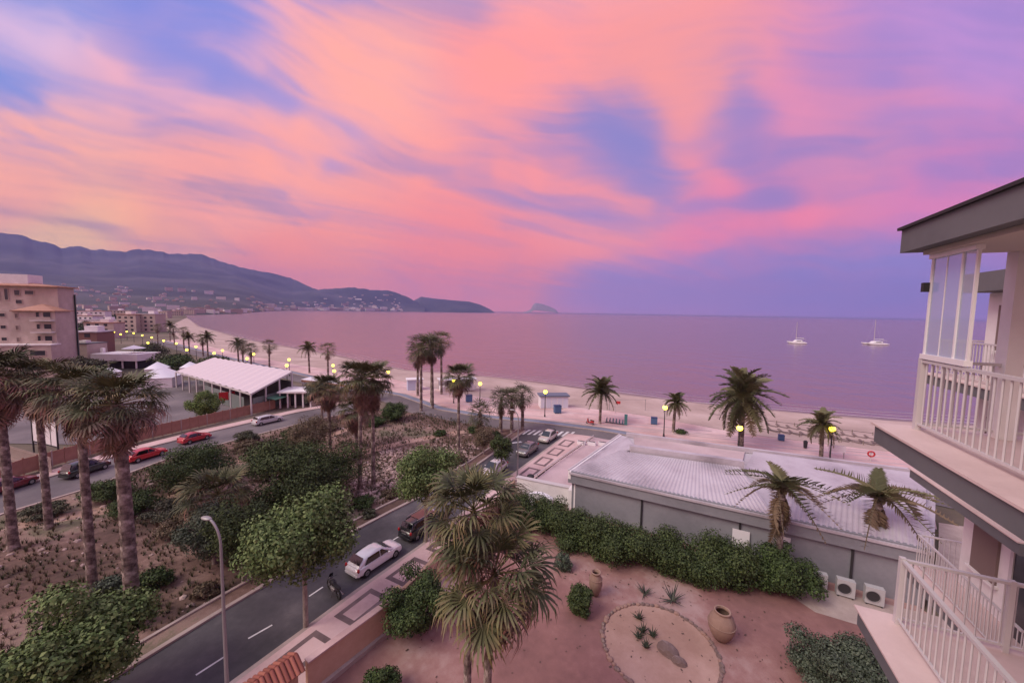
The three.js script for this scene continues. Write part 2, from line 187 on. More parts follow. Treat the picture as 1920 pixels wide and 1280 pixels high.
// ---------- land, sea, far hills ----------
const promEdge = [[140, -20], [51.8, -55.9], [39.1, -61.5], [23.5, -73.8], [8, -80], [-7.1, -85.6], [-20, -95], [-33, -106], [-75, -131], [-120, -163], [-200, -228], [-320, -350], [-600, -700], [-830, -960]];
const shore = [[190, -58], [82, -77.5], [64, -83], [44, -90.4], [21.3, -106], [6.8, -115.5], [-14, -125.4], [-37.3, -132], [-77, -170.4], [-171.5, -248], [-255, -330], [-335, -407], [-640, -745], [-862, -985]];
struct('ground', sheetGeo([...promEdge, [-1500, -1500], [-6000, -2500], [-6000, 600], [500, 600], [500, 120]], -0.06), M.landfar, 'dark low land running inland and along the bay', 'ground');
{
  const rows = [[0, -0.06], [0.3, -0.35], [0.62, -0.8], [0.9, -1.18]], pl = k => resample(promEdge, 90).map((p, i) => { const s = SH[i]; return [mix(p[0], s[0], k), mix(p[1], s[1], k)]; }), SH = resample(shore, 90), g = [];
  for (let i = 1; i < rows.length; i++) g.push(stripGeo(pl(rows[i - 1][0]), pl(rows[i][0]), rows[i - 1][1], rows[i][1]));
  struct('beach', merge(g), M.sand, 'pale pinkish sand beach curving along the bay', 'beach');
  struct('wet_sand', merge([stripGeo(pl(0.9), pl(1.0), -1.18, -1.40), stripGeo(pl(1.0), pl(1.25), -1.40, -2.4)]), M.wetsand, 'damp darker sand at the water edge', 'beach');
}
{
  const f = tileFbm(71, 6, 5), wave = tex(512, 60, (u, v) => f(u * 0.999, v), false);
  const m = new THREE.MeshPhysicalMaterial({ color: 0x000000, roughness: 0.2, ior: 1.5, bumpMap: wave, bumpScale: 0.35 }); m.color.setRGB(0.155, 0.115, 0.135);  // pinkish base colour stands in for part of the reflected sky
  const g = new THREE.PlaneGeometry(30000, 11000, 1, 1), u = g.attributes.uv; for (let i = 0; i < u.count; i++) u.setXY(i, u.getX(i) * 30000, u.getY(i) * 11000);
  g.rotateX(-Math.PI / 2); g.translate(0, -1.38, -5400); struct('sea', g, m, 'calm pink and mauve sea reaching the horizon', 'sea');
}
{ // thin lines of foam where the small waves break
  const S = resample(shore.slice(0, 11), 260), line = (o, w, k) => { const c = offset(S, o).map((p, i) => [p[0] + 0.9 * perlin.noise(i * 0.21, k, 0), p[1] + 1.3 * perlin.noise(i * 0.17, k, 5)]), q = c.map((p, i) => [p[0], p[1] - w * (0.55 + 0.9 * Math.abs(perlin.noise(i * 0.33, k, 9)))]); return stripGeo(c, q, -1.37 + k * 0.004); };
  struct('surf', merge([line(0.6, 0.5, 0), line(3.4, 0.35, 1), line(6.6, 0.25, 2)]), std(0.55, 0.5, 0.52, 0.7), 'thin pale lines of foam along the shore', 'surf');
}
const SKYLINE = [[-90, 5], [-75, 5.5], [-62, 6.3], [-53.1, 6.23], [-51.9, 6.29], [-51.3, 5.9], [-50.1, 5.75], [-49.6, 5.42], [-48.4, 5.84], [-47.7, 5.57], [-45.3, 5.61], [-44.3, 6.06], [-43, 5.99], [-41.3, 5.79], [-39.9, 6], [-39, 5.98], [-37, 5.31], [-35.5, 4.87], [-33.9, 4.68], [-31.6, 4.3], [-29.9, 3.8], [-28.4, 3.05], [-27.1, 2.62], [-22.8, 3.01], [-20.8, 2.8], [-17.9, 2.74], [-16.8, 2.4], [-15.4, 1.91], [-14.0, 1.2], [-13, 0.1]];
const interp = (L, x) => { if (x <= L[0][0]) return L[0][1]; for (let i = 1; i < L.length; i++) if (x <= L[i][0]) return mix(L[i - 1][1], L[i][1], (x - L[i - 1][0]) / (L[i][0] - L[i - 1][0])); return L[L.length - 1][1]; };
const COAST = [[-90, 1300], [-39, 1300], [-36, 1550], [-34, 2200], [-31.6, 3600], [-25, 5400], [-17, 6100], [-13, 6400]], CREST = [[-90, 9200], [-30, 9000], [-27, 7600], [-13, 7400]];
function landHeight(az, r) {
  const R0 = interp(COAST, az), D = interp(CREST, az), tt = (r - R0) / (D - R0), sk = smooth(0.6, 1, tt), el = mix((interp(SKYLINE, az - 4) + interp(SKYLINE, az - 2) + interp(SKYLINE, az) + interp(SKYLINE, az + 2) + interp(SKYLINE, az + 4)) / 5, interp(SKYLINE, az), sk) + 0.22 * fbm(az * 1.6, 0.5, 2.2, 4) * smooth(0.8, 1, tt), top = D * Math.tan(Math.max(el, 0.05) * D2R) + 19.6, t = (r - R0) / (D - R0);
  if (t <= 0) return -6;
  const pw = interp([[-50, 2.8], [-38, 2.6], [-28, 1.9], [-20, 1.3]], az), x = r * Math.sin(az * D2R), z = r * Math.cos(az * D2R);
  const g = t < 1 ? 0.34 * t + 0.66 * Math.pow(t, pw) : Math.max(0, 1 - (t - 1) * 1.6), rg = 1 - Math.abs(fbm(x / 1500, z / 1500, 1.1, 4)) * 2.2;
  return Math.max(1.5, top * g * (t < 1 ? mix(1, 0.78 + 0.24 * rg, 4 * t * (1 - t)) : 1));
}
function polarLand(a0, a1, na, r0, r1, nr, hf, mid) {
  const p = [], uv = [], ix = []; for (let j = 0; j <= nr; j++) for (let i = 0; i <= na; i++) { const az = mix(a0, a1, i / na), r = mid ? (j <= nr * 0.75 ? mix(r0(az), mid(az), Math.pow(j / (nr * 0.75), 1.15)) : mix(mid(az), r1(az), (j / nr - 0.75) * 4)) : r0(az) + (r1(az) - r0(az)) * j / nr, x = r * Math.sin(az * D2R), z = -r * Math.cos(az * D2R); p.push(x, hf(az, r), z); uv.push(x, z); if (i < na && j < nr) { const a = j * (na + 1) + i; ix.push(a, a + 1, a + na + 1, a + 1, a + na + 2, a + na + 1); } }
  const g = new THREE.BufferGeometry(); g.setAttribute('position', new THREE.Float32BufferAttribute(p, 3)); g.setAttribute('uv', new THREE.Float32BufferAttribute(uv, 2)); g.setIndex(ix); g.computeVertexNormals(); return g;
}
struct('mountains', polarLand(-88, -13, 640, az => interp(COAST, az) - 40, az => interp(CREST, az) * 1.2, 80, landHeight, az => interp(CREST, az)), M.mountain, 'long blue grey mountain ridge behind the bay', 'mountain');
{
  const SK = [[-15.6, 0.1], [-14.6, 1.5], [-13.5, 2.11], [-12, 1.92], [-9.6, 1.73], [-6.5, 1.56], [-4.9, 1.12], [-3.6, 0.55], [-2.7, 0.02]];
  struct('headland', polarLand(-15.6, -2.7, 120, () => 7000, () => 8900, 20, (az, r) => { const t = (r - 7000) / 1900, e = Math.max(0, interp(SK, az) + 0.05 * fbm(az * 2, 1.5, 3, 3)); return -5 + (8045 * Math.tan(e * D2R) + 14) * (t < 0.55 ? Math.pow(t / 0.55, 0.6) : 1 - (t - 0.55) * 1.6); }), M.mountain, 'low flat topped headland reaching into the sea', 'headland');
  const SI = [[1.6, 0], [2.4, 0.3], [2.8, 0.55], [3.1, 1.25], [3.5, 1.45], [4.3, 1.36], [5.5, 0.97], [6.5, 0.5], [6.9, 0]];
  struct('island', polarLand(1.6, 6.9, 70, () => 9500, () => 10300, 12, (az, r) => { const t = (r - 9500) / 800, e = Math.max(0, interp(SI, az) + 0.05 * fbm(az * 3, 4.5, 3, 3)); return -10 + (9900 * Math.tan(e * D2R) + 26) * Math.sin(Math.PI * clamp(t * 0.94 + 0.03)) ** 0.5; }), std(0.26, 0.22, 0.23, 1), 'steep rock island on the horizon past the headland', 'island');  // pale limestone colour, lightened to stand in for more haze
}
// ---------- town on the far shore: one small house after another ----------
{
  const r = mulberry(501), hm = [[0.62, 0.55, 0.52], [0.52, 0.43, 0.39], [0.70, 0.66, 0.64], [0.42, 0.33, 0.29]].map(c => std(...c, 0.9)), rm = std(0.30, 0.17, 0.13, 0.9);
  const body = onto(1, 1, 1, 0, 0, 0), roof = (() => { const g = new THREE.ConeGeometry(0.76, 0.35, 4); g.rotateY(Math.PI / 4); g.translate(0, 1.175, 0); return g; })();
  for (let i = 0; i < 290; i++) {
    const shoreRow = i < 90, az = shoreRow ? mix(-41, -16, Math.pow(r(), 1.3)) : mix(-50, -16.5, r()), R0 = interp(COAST, az), dist = R0 + (shoreRow ? 30 + r() * 160 : 60 + Math.pow(r(), 1.5) * (az < -34 ? 3000 : 1300)), big = shoreRow || r() < 0.25, k = clamp(dist / 3300, 0.6, 1.7);
    const w = (big ? 22 + r() * 38 : 12 + r() * 14) * k, h = (big ? 9 + r() * 14 : 6 + r() * 4) * k, d = (10 + r() * 6) * k, x = dist * Math.sin(az * D2R), z = -dist * Math.cos(az * D2R), y = landHeight(az, dist);
    const tall = !big || r() < 0.3, name = big ? 'seafront_block' : 'hillside_house';
    const label = big ? 'small pale block in the far town along the bay' : 'tiny pale house scattered on the slopes across the bay';
    const t = thing(name, label, big ? 'building' : 'house', [x, y - 2, z], -az * D2R + (r() - 0.5) * 0.9, big ? 'blocks of the far town' : 'houses on the far slopes');
    t.scale.set(w, h + 2, d); part('wall', body, hm[Math.floor(r() * 4)], t); if (tall && !big) part('roof', roof, rm, t);
  }
  const bw = thing('breakwater', 'long low grey breakwater of the far harbour', 'breakwater', [-3050, -1.4, -4600], -0.45); part('rubble_bank', (() => { const g = new THREE.CylinderGeometry(6, 14, 7, 4, 1); g.rotateY(Math.PI / 4); g.scale(28, 1, 1); g.translate(0, 2, 0); return g; })(), M.rock, bw); part('quay_wall', onto(560, 3, 4, 0, 4.5, 0), M.white, bw);
}
// ---------- roads, pavements, promenade ----------
const roadL = [[-29, -3], [-24.6, -11], [-20.3, -19.2], [-18.6, -22.6], [-17.3, -25], [-13.9, -31.7], [-11.4, -35.5], [-6.8, -42], [-3.9, -47.5], [2.6, -61.5]];
const roadR = [[-22.3, -2.5], [-18.3, -10.8], [-14.4, -18.4], [-12.4, -21.9], [-10.7, -24.9], [-7.3, -30.4], [-3.6, -37.4], [0.3, -44.5], [4.4, -51.8], [9.3, -60.4]];
const wallLine = [[-17, -8], [-13.2, -13.5], [-9.95, -18.1], [-7.1, -22.1], [-4.2, -28.5], [-1.6, -34], [0.7, -39], [1.6, -41.2], [6.4, -48.8], [13.2, -58.9]];
struct('avenue', stripGeo(roadL, roadR, 0.0), M.asphalt, 'dark asphalt avenue running down to the seafront', 'road');
struct('pavement', merge([stripGeo(offset(roadR, 0.28), wallLine, 0.13)]), M.pave, 'pink paved sidewalk beside the avenue', 'pavement');
struct('avenue_kerb', merge([kerbGeo(roadR, 0.28, 0.135), kerbGeo(roadL, 0.3, 0.135, -1)]), M.kerb, 'pale stone kerbs on both sides of the avenue', 'kerb');
struct('park_verge_kerb', kerbGeo(offset(roadL, -1.35), 0.22, 0.22, -1), M.kerb, 'second low stone edging along the park verge', 'kerb');
struct('park_verge', stripGeo(offset(roadL, -0.3), offset(roadL, -1.35), 0.12), M.soil, 'bare earth verge between kerb and park', 'ground');
{ // dashed centre line
  const pts = [[-15.4, -21.1, -14.6, -22.1], [-16.6, -18.8, -15.9, -19.9], [-13.6, -24.5, -13.1, -25.4], [-12.1, -27.3, -11.5, -28.3], [-10.3, -30.4, -9.6, -31.5]];
  const t = struct('lane_marking', (([a, b, c, d]) => { const o = offset([[a, b], [c, d]], 0.06), p = offset([[a, b], [c, d]], -0.06); return stripGeo(o, p, 0.005); })(pts[0]), M.line, 'worn white dashes along the middle of the avenue', 'road marking');
  for (const q of pts.slice(1)) { const o = offset([[q[0], q[1]], [q[2], q[3]]], 0.06), p = offset([[q[0], q[1]], [q[2], q[3]]], -0.06); part('dash', stripGeo(o, p, 0.005), M.line, t); }
  const cw = struct('crosswalk', stripGeo([[-1.2, -55.2], [-1.0, -54.8]], [[1.6, -56.5], [1.8, -56.1]], 0.005), M.line, 'white zebra crossing where the avenue meets the seafront road', 'road marking');
  const a = [1.7, -59.8], b = [9.0, -59.1]; for (let i = 0; i < 9; i++) { const x = mix(a[0], b[0], i / 8), z = mix(a[1], b[1], i / 8); part('stripe', stripGeo([[x, z], [x + 1.3, z - 2.4]], [[x + 0.45, z], [x + 1.75, z - 2.4]], 0.006), M.line, cw); }
}
{ // dark frames set in the pavement
  const A = resample(offset(roadR, 0.6), 90), B = resample(offset(roadR, 2.5), 90), t = struct('paving_frames', sheetGeo([[0, 0], [0.01, 0], [0.01, 0.01]], 0.125), M.paveDark, 'dark rectangular bands laid in the pink pavement', 'paving');
  const pt = (u, v) => { const i = clamp(u * 90, 0, 89.999), k = Math.floor(i), f = i - k, a = [mix(A[k][0], A[k + 1][0], f), mix(A[k][1], A[k + 1][1], f)], b = [mix(B[k][0], B[k + 1][0], f), mix(B[k][1], B[k + 1][1], f)]; return [mix(a[0], b[0], v), mix(a[1], b[1], v)]; };
  for (let u = 0.04; u < 0.93; u += 0.062) { const u1 = u + 0.044, e = 0.0058; for (const [a, b, c, d] of [[u, u1, 0.1, 0.27], [u, u1, 0.83, 1.0], [u, u + e, 0.27, 0.83], [u1 - e, u1, 0.27, 0.83]]) part('paving_band', stripGeo([pt(a, c), pt(b, c)], [pt(a, d), pt(b, d)], 0.136), M.paveDark, t); }
}
// seafront road, bike lane and promenade
const seaNear = [[62, -30], [47, -41.2], [40.3, -45], [26.6, -52.6], [14.1, -60.2], [4, -64], [-5.3, -66.5], [-16.1, -72.5], [-27, -84], [-45, -95], [-75, -117], [-118, -148], [-200, -212]];
const seaFar = offset(seaNear, 2.2), bikeOut = offset(seaNear, 4.0);
struct('seafront_road', stripGeo(offset(seaNear, -3.0), seaFar, 0.004), M.asphalt2, 'grey road along the seafront', 'road');
struct('bike_lane', stripGeo(offset(seaFar, 0.22), bikeOut, 0.1), M.bikelane, 'blue grey cycle lane edging the promenade', 'cycle lane');
struct('bike_lane_kerb', merge([kerbGeo(seaFar, 0.22, 0.12), kerbGeo(bikeOut, 0.18, 0.16)]), M.kerb, 'light kerb stones framing the cycle lane', 'kerb');
{
  const a = resample(offset(bikeOut, 0.18), 70), b = resample(promEdge.slice(0, 11), 70); const P = [[a, b]];
  struct('promenade', stripGeo(a, b, 0.11), M.prom, 'pink paved promenade above the beach', 'promenade');
  struct('promenade_edge', kerbGeo(b, 0.35, 0.5, 1, -0.35), M.kerb, 'low pale wall between promenade and sand', 'kerb');
  const t = struct('promenade_bands', stripGeo([[14, -67], [14.5, -67.6]], [[14.3, -67], [14.8, -67.6]], 0.114), M.paveDark, 'darker cross bands in the promenade paving', 'paving');
  for (let i = 6; i < 52; i++) { const k = i, dx = b[k][0] - a[k][0], dz = b[k][1] - a[k][1], l = Math.hypot(dx, dz), n = [-dz / l * 0.22, dx / l * 0.22]; if (i % 2) part('band', stripGeo([[a[k][0] + dx * 0.08 + n[0], a[k][1] + dz * 0.08 + n[1]], [a[k][0] + dx * 0.9 + n[0], a[k][1] + dz * 0.9 + n[1]]], [[a[k][0] + dx * 0.08 - n[0], a[k][1] + dz * 0.08 - n[1]], [a[k][0] + dx * 0.9 - n[0], a[k][1] + dz * 0.9 - n[1]]], 0.115), M.roofPink, t); }
}
// inland road behind the park
const inNear = [[-47, -14], [-47.2, -26], [-47.4, -33.9], [-45.4, -38.7], [-44.3, -46.7], [-41.1, -54.2], [-37.8, -60.2], [-34.1, -66.5], [-26.8, -74.5]];
const inFar = offset(inNear, -7.2);
struct('inland_road', stripGeo(inNear, inFar, 0.0), M.asphalt2, 'pale worn asphalt road behind the park', 'road');
struct('inland_kerb', merge([kerbGeo(inNear, 0.3, 0.13), kerbGeo(inFar, 0.3, 0.13, -1)]), M.kerb, 'kerb stones of the road behind the park', 'kerb');
struct('inland_pavement', stripGeo(offset(inNear, -7.5), offset(inNear, -9.4), 0.12), M.pave, 'pinkish footpath along the board fence', 'pavement');
struct('park_soil', sheetGeo([...offset(roadL, -1.35), [-2, -62.5], [-10, -66], [-17.5, -71], [-26.5, -73], ...offset(inNear, 0.3).slice(0, 8).reverse()], 0.04), M.soil, 'dry reddish earth of the park between the roads', 'ground');
struct('car_park', sheetGeo([[-57, -52], [-53, -60], [-50, -68], [-47, -75], [-44, -86], [-60, -100], [-90, -100], [-100, -70], [-80, -52]], 0.02), M.asphalt2, 'grey paved yard around the white marquee', 'yard');
// garden below the balcony
struct('garden_soil', sheetGeo([[-14.5, -10], [-9.8, -18.1], [-7, -22.1], [-4, -28.5], [0.9, -38.8], [5.9, -36.4], [28, -24.8], [30, -6], [5, -4]], 0.03), M.garden, 'reddish bare earth of the garden', 'ground');
struct('restaurant_terrace', sheetGeo([[1.7, -40.8], [6.4, -38.6], [5.9, -36], [14.2, -47.4], [24, -49.5], [17, -56.5], [13.2, -58.6], [6.4, -48.6]], 0.135), M.terrace, 'pinkish terrace beside the restaurant', 'terrace');
struct('service_path', sheetGeo([[19, -27.6], [28.5, -23.6], [41.5, -35.2], [48, -33], [36, -17], [30, -14], [25, -21.5], [20.5, -23.8]], 0.045), M.kerb, 'concrete strip behind the restaurant', 'path');
struct('restaurant_yard', sheetGeo([[14.2, -47.4], [24, -49.6], [46, -40], [40, -34], [20, -40]], 0.05), M.terrace, 'paved strip between restaurant and seafront road', 'path');
// ---------- vegetation builders ----------
function leafGeo(r, blobs, n, size, shades, flat = 0.35) {   // many small leaf faces spread through overlapping clumps
  const p = new Float32Array(n * 18), c = new Float32Array(n * 18), nn = new Float32Array(n * 18), v = new THREE.Vector3(), a = new THREE.Vector3(), b = new THREE.Vector3(), t = new THREE.Vector3();
  const W = blobs.map(q => Math.pow(q[3] * q[4] * q[5], 0.7)); const T = W.reduce((x, y) => x + y, 0);
  for (let i = 0; i < n; i++) {
    let k = r() * T, j = 0; while (j < W.length - 1 && (k -= W[j]) > 0) j++;
    const B = blobs[j], u = r() * 2 - 1, f = r() * 6.283, s = Math.sqrt(1 - u * u), rad = Math.pow(r(), 0.33) * (0.82 + 0.25 * r());
    const dx = s * Math.cos(f), dy = u, dz = s * Math.sin(f), x = B[0] + dx * B[3] * rad, y = B[1] + dy * B[4] * rad, z = B[2] + dz * B[5] * rad;
    v.set(dx + (r() - 0.5) * 1.5, dy + flat + (r() - 0.5) * 1.5, dz + (r() - 0.5) * 1.5).normalize();
    a.set(r() - 0.5, r() - 0.5, r() - 0.5).cross(v).normalize(); b.crossVectors(v, a);
    const L = size * (0.6 + r() * 0.8), w = L * 0.3, dr = L * 0.12;
    const P = [[0, 0, 0], [1, 0, -dr * 0.5], [0.5, 1, dr], [0, 0, 0], [0.5, -1, dr], [1, 0, -dr * 0.5]];
    const sh = shades[Math.floor(r() * shades.length)], jit = 0.62 + r() * 0.34;
    for (let q = 0; q < 6; q++) { const o = i * 18 + q * 3, e = P[q]; t.copy(a).multiplyScalar(e[0] * L).addScaledVector(b, e[1] * w).addScaledVector(v, e[2]); p[o] = x + t.x; p[o + 1] = y + t.y; p[o + 2] = z + t.z; nn[o] = v.x; nn[o + 1] = v.y; nn[o + 2] = v.z; c[o] = sh[0] * jit; c[o + 1] = sh[1] * jit; c[o + 2] = sh[2] * jit; }
  }
  const g = new THREE.BufferGeometry(); g.setAttribute('position', new THREE.BufferAttribute(p, 3)); g.setAttribute('normal', new THREE.BufferAttribute(nn, 3)); g.setAttribute('color', new THREE.BufferAttribute(c, 3)); return g;
}
const leafMat = new THREE.MeshStandardMaterial({ vertexColors: true, side: THREE.DoubleSide, roughness: 0.75 });
const LEAF = { street: [[0.10, 0.16, 0.04], [0.135, 0.20, 0.055], [0.07, 0.115, 0.028], [0.19, 0.25, 0.085]], dark: [[0.032, 0.06, 0.012], [0.05, 0.088, 0.018], [0.075, 0.12, 0.026]], hedge: [[0.034, 0.058, 0.012], [0.05, 0.08, 0.017], [0.078, 0.112, 0.026]], olive: [[0.10, 0.105, 0.06], [0.13, 0.135, 0.08], [0.075, 0.08, 0.045]], fresh: [[0.10, 0.17, 0.03], [0.14, 0.21, 0.045], [0.18, 0.24, 0.06]], dry: [[0.17, 0.125, 0.07], [0.13, 0.095, 0.055], [0.20, 0.15, 0.095]], sage: [[0.085, 0.115, 0.07], [0.12, 0.15, 0.095], [0.06, 0.085, 0.05]] };
function clumps(r, rx, ry, rz, y, n, k = 0.4) { const out = []; for (let i = 0; i < n; i++) { const u = r() * 2 - 1, f = i * 2.39996 + r() * 0.6, s = Math.sqrt(1 - u * u), q = 0.42 + 0.5 * r(), e = k * (1.32 - q * 0.75) * (0.8 + r() * 0.4); out.push([s * Math.cos(f) * rx * q, y + u * ry * q, s * Math.sin(f) * rz * q, rx * e, ry * e * 0.9, rz * e]); } return out; }
function tree(seed, name, label, x, z, h, rx, ry, shades, n, size, group, trunkR = 0.13, lean = 0, mat = M.bark) {
  const r = mulberry(seed), t = thing(name, label, 'tree', [x, 0, z], r() * 6.28, group), cy = h - ry, tp = [], tr = [];
  for (let i = 0; i <= 6; i++) { const k = i / 6; tp.push([Math.sin(k * 3) * lean, k * cy, Math.cos(k * 2.2) * lean * 0.6 - lean * 0.6]); tr.push(trunkR * (1.25 - 0.55 * k)); }
  const limbs = [tubeGeo(tp, tr, 9)]; const top = tp[6];
  for (let i = 0; i < 7; i++) { const a = i * 0.9 + r(), e = 0.3 + r() * 0.6, s = tp[3 + (i % 3)], q = [s[0] + Math.cos(a) * rx * 0.65, cy + (e - 0.45) * ry, s[2] + Math.sin(a) * rx * 0.65]; limbs.push(tubeGeo([s, [(s[0] + q[0]) / 2, (s[1] + q[1]) / 2 + 0.2, (s[2] + q[2]) / 2], q], [trunkR * 0.5, trunkR * 0.34, trunkR * 0.15], 6)); }
  part('trunk', merge(limbs), mat, t);
  part('crown', leafGeo(r, clumps(r, rx, ry, rx, cy, 34, 0.47), n, size, shades), leafMat, t); return t;
}
function bush(seed, name, label, x, z, rx, h, shades, n, size, group, y = 0) {
  const r = mulberry(seed), t = thing(name, label, 'bush', [x, y, z], r() * 6.28, group); part('foliage', leafGeo(r, clumps(r, rx, h * 0.5, rx, h * 0.5, 22, 0.45), n, size, shades), leafMat, t);
  const st = []; for (let i = 0; i < 5; i++) { const a = i * 1.3; st.push(bar([0, 0, 0], [Math.cos(a) * rx * 0.4, h * 0.55, Math.sin(a) * rx * 0.4], 0.03, 5)); } part('stems', merge(st), M.bark, t); return t;
}
// palms
function fanFrond(r, lp, rf, blades, droop) {   // petiole and deeply split pleated fan with hanging tips, growing along +z
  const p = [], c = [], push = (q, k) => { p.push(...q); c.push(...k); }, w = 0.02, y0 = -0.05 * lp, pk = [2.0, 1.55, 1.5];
  const A = [[-w, 0, 0], [w, 0, 0], [w * 0.7, y0, lp], [-w * 0.7, y0, lp], [0, w, 0], [0, -w, 0], [0, y0 - w, lp], [0, y0 + w, lp]];
  for (const q of [0, 1, 2, 0, 2, 3, 4, 5, 6, 4, 6, 7]) push(A[q], pk);
  for (let i = 0; i < blades; i++) {
    const a = (i / (blades - 1) - 0.5) * 3.7 + (r() - 0.5) * 0.12, L = rf * (0.76 + 0.24 * Math.cos(a * 0.8)) * (0.82 + r() * 0.3), s = Math.sin(a), k = Math.cos(a), bw = rf * 0.036, fold = 0.035 * (i % 2 ? 1 : -1), dd = droop * (0.7 + 0.6 * r());
    const at = (f, y) => [s * L * f, y, lp + k * L * f * (1 - 0.1 * dd * f)], off = (q, d) => [q[0] + k * d, q[1], q[2] - s * d], ym = y0 + 0.13 * rf * Math.abs(s) + fold;
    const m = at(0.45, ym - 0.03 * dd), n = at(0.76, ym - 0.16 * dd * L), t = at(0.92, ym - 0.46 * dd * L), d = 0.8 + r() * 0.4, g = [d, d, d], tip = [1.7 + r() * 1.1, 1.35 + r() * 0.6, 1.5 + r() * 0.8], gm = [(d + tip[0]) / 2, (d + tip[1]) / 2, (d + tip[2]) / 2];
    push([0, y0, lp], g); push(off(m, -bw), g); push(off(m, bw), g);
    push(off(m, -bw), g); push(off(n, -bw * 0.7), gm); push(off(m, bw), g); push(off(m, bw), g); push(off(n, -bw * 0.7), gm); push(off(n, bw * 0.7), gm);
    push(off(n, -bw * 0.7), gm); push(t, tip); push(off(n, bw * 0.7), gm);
  }
  const g = new THREE.BufferGeometry(); g.setAttribute('position', new THREE.Float32BufferAttribute(p, 3)); g.setAttribute('color', new THREE.Float32BufferAttribute(c, 3)); g.computeVertexNormals(); return g;
}
function featherFrond(r, L, pairs, arch, droop) {   // arching rib with leaflets both sides, growing along +z
  const p = [], rib = k => [0, L * (arch * k - (arch + droop) * k * k), L * k * (1 - 0.18 * droop * k)]; const seg = 9;
  for (let i = 0; i < seg; i++) { const a = rib(i / seg), b = rib((i + 1) / seg), w0 = 0.035 * (1 - i / seg) + 0.006, w1 = 0.035 * (1 - (i + 1) / seg) + 0.006; p.push(-w0, a[1], a[2], w0, a[1], a[2], w1, b[1], b[2], -w0, a[1], a[2], w1, b[1], b[2], -w1, b[1], b[2], 0, a[1] - w0, a[2], 0, a[1] + w0, a[2], 0, b[1] + w1, b[2], 0, a[1] - w0, a[2], 0, b[1] + w1, b[2], 0, b[1] - w1, b[2]); }
  for (let i = 0; i < pairs; i++) for (const s of [-1, 1]) {
    const k = 0.14 + 0.86 * (i + r() * 0.4) / pairs, a = rib(k), l = L * 0.17 * Math.sin(Math.PI * Math.pow(k, 0.75) * 0.93 + 0.12) * (0.85 + 0.3 * r()) + 0.05, w = 0.022, fz = l * 0.62, up = l * (0.28 - 0.55 * r() - droop * 0.25);
    p.push(0, a[1], a[2] - w, s * l * 0.5, a[1] + up * 0.6, a[2] + fz * 0.5 + w, 0, a[1], a[2] + w, s * l * 0.5, a[1] + up * 0.6, a[2] + fz * 0.5 - w, s * l, a[1] + up - l * 0.12, a[2] + fz, s * l * 0.5, a[1] + up * 0.6, a[2] + fz * 0.5 + w, 0, a[1], a[2] - w, s * l * 0.5, a[1] + up * 0.6, a[2] + fz * 0.5 - w, s * l * 0.5, a[1] + up * 0.6, a[2] + fz * 0.5 + w);
  }
  const g = new THREE.BufferGeometry(); g.setAttribute('position', new THREE.Float32BufferAttribute(p, 3)); g.computeVertexNormals(); return g;
}
const fm = (r, g, b, v) => std(r, g, b, 0.7, { side: THREE.DoubleSide, vertexColors: !!v });
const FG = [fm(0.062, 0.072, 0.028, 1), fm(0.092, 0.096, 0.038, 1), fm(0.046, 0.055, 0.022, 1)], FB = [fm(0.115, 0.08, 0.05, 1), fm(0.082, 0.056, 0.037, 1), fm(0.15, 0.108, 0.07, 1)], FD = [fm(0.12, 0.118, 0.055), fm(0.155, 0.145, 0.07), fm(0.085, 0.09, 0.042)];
const FE = [fm(0.15, 0.10, 0.058), fm(0.105, 0.07, 0.042), fm(0.19, 0.135, 0.085)];
const rr = mulberry(77), fanG = [0, 1, 2, 3].map(i => fanFrond(rr, 1.05, 0.95, 26, 0.45 + i * 0.3)), fanFar = [0, 1].map(i => fanFrond(rr, 1, 1, 12, 0.5 + i * 0.4)), featherG = [featherFrond(rr, 1, 34, 0.75, 0.15), featherFrond(rr, 1, 34, 0.5, 0.5), featherFrond(rr, 1, 34, 0.25, 0.7), featherFrond(rr, 1, 26, 1.0, 1.15)], featherFar = [featherFrond(rr, 1, 20, 0.7, 0.25), featherFrond(rr, 1, 20, 0.35, 0.6)];
const frondMatrix = (az, pitch, roll, s, y) => new THREE.Matrix4().compose(new THREE.Vector3(0, y, 0), new THREE.Quaternion().setFromEuler(new THREE.Euler(-pitch, az, roll, 'YXZ')), new THREE.Vector3(s, s, s));
function palmTrunkGeo(h, r0, r1, lean, bend, n = 46, sides = 12) { const P = [], R = []; for (let i = 0; i <= n; i++) { const k = i / n; P.push([Math.sin(bend) * lean * k * k, h * k, Math.cos(bend) * lean * k * k]); R.push((mix(r0, r1, Math.pow(k, 0.6)) + (k < 0.06 ? (0.06 - k) * 2.2 * r0 : 0)) * (n > 60 ? [0.97, 1.04, 1.0][i % 3] + 0.03 * perlin.noise(i * 0.7, h, 1) : i % 2 ? 1.05 : 0.94)); } return tubeGeo(P, R, sides); }
